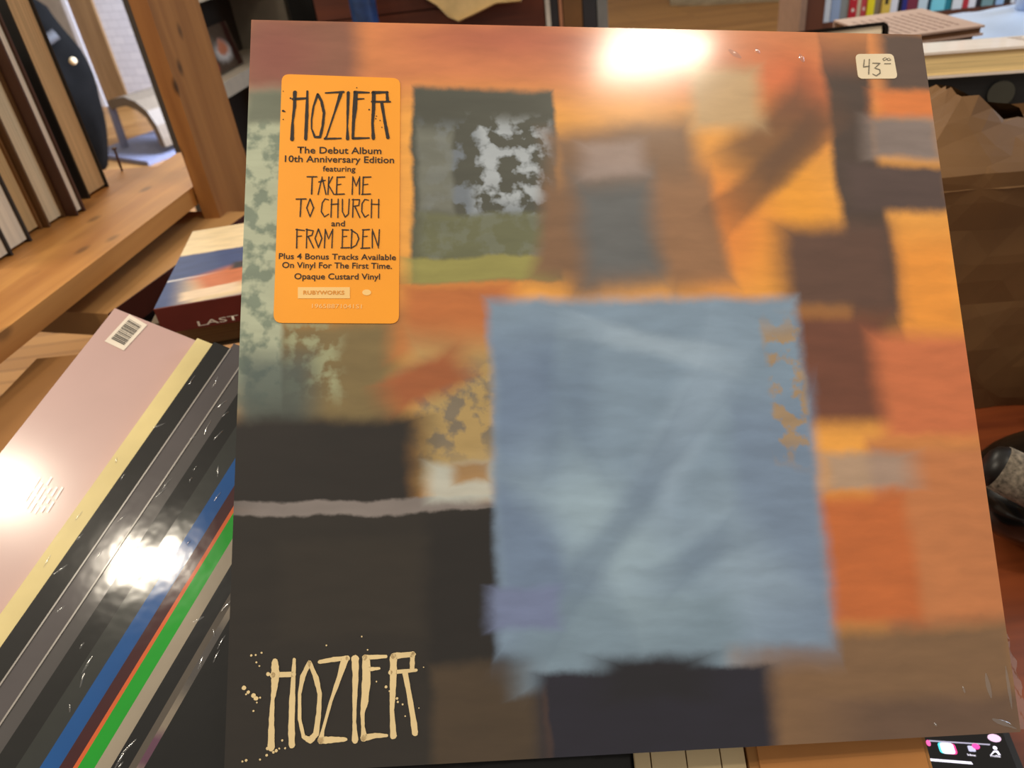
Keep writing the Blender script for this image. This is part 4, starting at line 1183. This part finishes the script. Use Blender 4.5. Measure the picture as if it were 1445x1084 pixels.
# standing items right of the cabinet
it0 = W(776, 48, 1.95)
ix = cx_; iy = cy_
itb = empty('side_stand', frame(Vector((it0.x, it0.y, 0)), ix, iy, zz)); tag(itb, 'small dark side stand right of the reddish cabinet holding upright folders', 'stand')
zst = W(800, 70, 1.95).z
obj('top', box(new(), .004, .17, -.01, .2, zst - .02, zst), dk, itb)
obj('panel', box(new(), .006, .02, 0, .19, 0, zst - .0205), dk, itb); obj('panel', box(new(), .145, .165, 0, .19, 0, zst - .0205), dk, itb)
II = itb.matrix_world.inverted()
def ixat(x, y=20): return (II @ onplane(x, y, it0, iy)).x
FD = [(770, 777, (206, 196, 180), .16, 'thin white folder right of the cabinet'), (778, 788, (36, 38, 40), .19, 'charcoal folder between the white and the rust one'), (789, 794, (176, 118, 84), .19, 'narrow rust coloured folder'), (795, 822, (112, 76, 40), .24, 'wide brown box file right of the cabinet'), (823, 842, (44, 44, 46), .24, 'dark grey box file beside the brown one'), (843, 858, (120, 118, 112), .2, 'silvery grey folder at the right end of the stand')]
for (a_, b_, c, hh, label) in FD:
    xa, xb_ = ixat(a_) + .0004, ixat(b_) - .0004
    M = itb.matrix_world @ frame((xa, .002, zst + .0003), (0, 1, 0), (0, 0, 1), (1, 0, 0))
    book('folder', M, .17, hh, xb_ - xa, plain('folder_board', c, .5, .06, 20, .2), PG_Z[0], label, 'upright folders right of the cabinet', hard=False, cat='folder')

# black stool made up in place of floor shadow, right of the folders
sh = W(885, 40, 2.6)
st = empty('shadow_stool', Matrix.Translation((sh.x, sh.y, 0))); tag(st, 'black stool shape with chrome legs standing in for shadow beyond the folders', 'stool')
zc = W(885, 60, 2.6).z
sr = .17
bm = new(); tube(bm, [(0, 0, zc - .06), (0, 0, zc - .05), (0, 0, zc - .01), (0, 0, zc)], [sr * .96, sr, sr, sr * .93], 28); obj('seat', bm, plain('shadow_black', (26, 22, 20), .45, .05), st, smooth=True)
for a_ in range(4):
    t = a_ * math.pi / 2 + .6; bm = new(); tube(bm, [(.11 * math.cos(t), .11 * math.sin(t), zc - .0605), (.19 * math.cos(t), .19 * math.sin(t), .001)], .012, 10)
    obj('leg', bm, plain('chrome', (170, 168, 164), .25, .02, metal=.9), st, smooth=True)

# grey mat on the floor, far
g_ = onz(1040, 3, 0); 
mat_o = obj('floor_mat', prism(new(), [tuple((onz(x, y, 0) - g_).to_2d()) for x, y in ((946, 9), (1000, 8), (1060, 4), (1128, 1), (1128, -30), (940, -30))], .001, .03), plain('grey_mat', (150, 134, 108), .9, .1, 8), None, Matrix.Translation(g_))
tag(mat_o, 'grey mat lying on the wood floor at the top edge of the picture', 'mat')

# ------------------------------------------------------------------ far left: white pillar, foot, dark bags, white shelving
# white pillar
pz = onz(195, 150, 0)
a0 = onz(148, 150, 0); a1 = onz(232, 150, 0); vx = (a1 - a0); vw = vx.length; vx.normalize(); vy = Vector((-vx.y, vx.x, 0))
pil = empty('white_pillar', frame(a0, vx, vy, zz)); tag(pil, 'white painted brick pillar with a tan strip, far behind the post', 'pillar')
wb = N('painted_brick'); tc = wb.n('ShaderNodeTexCoord'); mp = wb.n('ShaderNodeMapping'); mp.inputs['Rotation'].default_value = (math.pi / 2, 0, 0); brk = wb.n('ShaderNodeTexBrick')
wb.l(tc.outputs['Object'], mp.inputs['Vector']); wb.l(mp.outputs[0], brk.inputs['Vector'])
brk.inputs['Color1'].default_value = lin((226, 226, 230)); brk.inputs['Color2'].default_value = lin((216, 216, 222)); brk.inputs['Mortar'].default_value = lin((190, 190, 196)); brk.inputs['Scale'].default_value = 4.0; brk.inputs['Mortar Size'].default_value = .01
wb.l(brk.outputs['Color'], wb.b.inputs['Base Color']); wb.b.inputs['Roughness'].default_value = .7
obj('brickwork', box(new(), vw * .44, vw * 1.25, .02, .5, 0, 2.85), wb.m, pil)
tag(obj('trim_board', box(new(), vw * .05, vw * .44, .0, .5, 0, 2.85), wood('tan_trim', (150, 116, 74), (126, 94, 56), 'Z', 1.5, .6), pil), 'tan wooden strip')
tag(obj('corner_bead', box(new(), -.02, vw * .05, -.01, .5, 0, 2.85), plain('white_paint', (228, 228, 232), .5, .02), pil), 'white painted corner')
# arched grey bracket at its foot
fo = onz(150, 214, 0); f2 = onz(232, 226, 0)
fx = (f2 - fo); fw = fx.length; fx.normalize(); fy = Vector((-fx.y, fx.x, 0))
ft = empty('arched_stool', frame(fo, fx, fy, zz)); tag(ft, 'low grey arched stool on a flat base in front of the white pillar', 'stool')
FI = ft.matrix_world.inverted()
gm_ = plain('blue_grey_paint', (122, 126, 150), .6, .04)
obj('base', box(new(), 0, fw * 1.0, -.12, .45, .001, .03), gm_, ft, bevel=.006)
yo = .06
def fp(x, y): return FI @ onplane(x, y, fo + fy * yo, fy)
arc = [fp(x, y) for x, y in ((157, 148), (168, 144), (180, 142), (195, 148), (210, 160), (222, 178), (230, 196), (234, 206))]
bm = new(); prev = None
for i, p_ in enumerate(arc):
    d = (arc[min(i + 1, len(arc) - 1)] - arc[max(0, i - 1)]).normalized(); nr = Vector((-d.z, 0, d.x)); 
    if nr.z < 0: nr = -nr
    rg = [bm.verts.new(p_ + nr * a_ + Vector((0, b_, 0))) for a_, b_ in ((.03, -.02), (.03, .36), (-.03, .36), (-.03, -.02))]
    if prev:
        for j in range(4): bm.faces.new((prev[j], prev[(j + 1) % 4], rg[(j + 1) % 4], rg[j]))
    else: bm.faces.new(rg[::-1])
    prev = rg
bm.faces.new(prev); tag(obj('arched_top', bm, plain('tan_grey_top', (112, 98, 80), .6, .05), ft), 'curved tan grey top')
bm = new(); pA, pB = fp(157, 150), fp(176, 206)
tube(bm, [pA, Vector((pB.x, pB.y, .03))], .028, 8); obj('leg', bm, gm_, ft)
bm = new(); tube(bm, [pA + Vector((0, .34, 0)), Vector((pB.x, pB.y + .34, .03))], .028, 8); obj('leg', bm, gm_, ft)

# black bag heap behind the shelf books
def lump(name, c, r, mat, label, cat, seed=0, amp=.18):
    b = empty(name, Matrix.Translation((c.x, c.y, 0))); tag(b, label, cat)
    return b
bb = W(52, 100, 4.5)
bag2 = empty('padded_bag', Matrix.Translation((bb.x, bb.y, 0))); tag(bag2, 'tall black padded bag standing on the floor behind the shelf books', 'bag')
bm = new(); bmesh.ops.create_icosphere(bm, subdivisions=4, radius=1)
hb = W(52, -20, 4.5).z
for v in bm.verts:
    c = v.co.copy(); s = 1 + .14 * noise.noise(c * 1.8) + .05 * noise.noise(c * 5)
    v.co = Vector((c.x * .30 * s, c.y * .18 * s, max(0.0, (c.z + 1) / 2 * hb * 1.02)))
obj('body', bm, plain('black_nylon', (11, 10, 9), .9, .1, 12, spec=.1), bag2, smooth=True)
bm = new()
tube(bm, [(-.20, -.10, hb * .55), (-.06, -.18, hb * .66), (.10, -.18, hb * .74), (.24, -.10, hb * .80)], .03, 10); obj('strap', bm, plain('grey_webbing', (54, 52, 52), .7, .1, 60), bag2, smooth=True)
dt = bag2.matrix_world.inverted() @ W(103, 86, 4.33); bm = new(); bmesh.ops.create_uvsphere(bm, u_segments=12, v_segments=8, radius=.02)
for v in bm.verts: v.co = v.co + dt
tag(obj('badge', bm, PAPER_CREAM, bag2, smooth=True), 'small cream badge')

# white display shelving with a picture book behind the post
wz = 1.75
w0 = W(296, 122, wz); wz0 = w0.z
ws = empty('white_shelving', frame(Vector((w0.x, w0.y, 0)), -inn, es, zz)); tag(ws, 'white display shelving beyond the pine post', 'shelving')
WI = ws.matrix_world.inverted()
wm = plain('white_laminate', (206, 192, 170), .5, .03)
obj('shelf', box(new(), -.12, .02, 0, .45, wz0 - .035, wz0), wm, ws, bevel=.002)
zup = (WI @ onplane(268, 6, w0, inn)).z
obj('shelf', box(new(), -.12, .02, 0, .45, zup, zup + .035), wm, ws, bevel=.002)
obj('back_panel', box(new(), -.14, -.1205, 0, .45, 0, zup + .2), plain('dark_panel', (62, 54, 46), .7, .05), ws)
ge = (WI @ onplane(345, 20, w0, inn)).y
tag(obj('end_panel', box(new(), -.14, .03, .4505, .48, 0, zup + .3), plain('grey_panel', (140, 132, 118), .6, .04), ws), 'grey end panel')
# picture book leaning on the shelf
pq0 = WI @ onplane(304, 105, w0, inn); pq1 = WI @ onplane(351, 74, w0, inn); hgt2 = (WI @ onplane(330, 34, w0, inn)).z - wz0
mh = max(.10, hgt2); ml = max(.08, pq1.y - pq0.y)
MM = ws.matrix_world @ frame((-.02, pq0.y, wz0 + .004), (0, 1, 0), (-.18, 0, .984), (.984, 0, .18))
art2 = cover_art('photo_cover', (86, 70, 56), [(ml * .62, mh * .42, ml * .2, mh * .22, 0, .5, (214, 206, 198), 1, 'o'), (ml * .64, mh * .5, ml * .13, mh * .17, 0, .4, (206, 128, 92), 1, 'o'), (ml * .22, mh * .2, ml * .14, mh * .13, 0, .4, (180, 76, 62), 1, 'o'), (ml * .3, mh * .7, ml * .2, mh * .2, 0, .5, (120, 108, 92), 1, 'o'), (ml * .9, mh * .5, ml * .06, mh, 0, .4, (60, 30, 22))], warp=.012, scale=40, coat=.4, bump=0)
pbk = empty('picture_book', MM); tag(pbk, 'picture book with blurred pink and white cover facing out on the white shelving', 'book')
obj('cover', box(new(), 0, ml, 0, mh, -.002, 0), art2, pbk)
obj('pages', box(new(), .001, ml - .001, .001, mh - .001, -.014, -.0022), PG_Z[0], pbk)
obj('back_cover', box(new(), 0, ml, 0, mh, -.0165, -.0142), plain('dark_back', (40, 34, 30), .5, .04), pbk)
# grey box standing on the same shelf behind it
gl2 = max(.03, pq0.y - .016)
gb = empty('grey_box', ws.matrix_world @ Matrix.Translation((-.117, .004, wz0 + .0005))); tag(gb, 'dark grey storage box beside the picture book on the white shelving', 'box')
obj('body', box(new(), .003, .10, 0.003, gl2 - .003, 0, hgt2 * .9), plain('dark_grey_card', (70, 64, 58), .7, .06), gb, bevel=.002); obj('lid', box(new(), 0, .103, 0, gl2, hgt2 * .9 + .0005, hgt2 * .9 + .03), plain('black_lid', (36, 32, 28), .6, .05), gb, bevel=.002)
# black chair below the white shelf
bc = W(335, 150, 3.3)
bc0 = empty('black_chair', Matrix.Translation((bc.x, bc.y, 0))); tag(bc0, 'black chair with rounded back below the white shelving', 'chair')
zb = W(335, 104, 3.3).z
bm = new(); box(bm, -.16, .16, .14, .17, zb - .38, zb - .02); obj('backrest', bm, plain('black_plastic_shell', (24, 22, 22), .5, .04), bc0, bevel=.02, seg=4)
bm = new(); box(bm, -.19, .19, -.2, .17, .42, .46); obj('seat', bm, plain('black_seat', (24, 22, 22), .6, .04), bc0, bevel=.015, seg=3)
for sx in (-1, 1):
    for sy in (-1, 1):
        bm = new(); tube(bm, [(sx * .15, sy * .15, .42), (sx * .18, sy * .19, .001)], .012, 10); obj('leg', bm, BLKG, bc0, smooth=True)
    bm = new(); tube(bm, [(sx * .12, .15, .44), (sx * .12, .155, zb - .36)], .011, 10); obj('back_support', bm, BLKG, bc0, smooth=True)
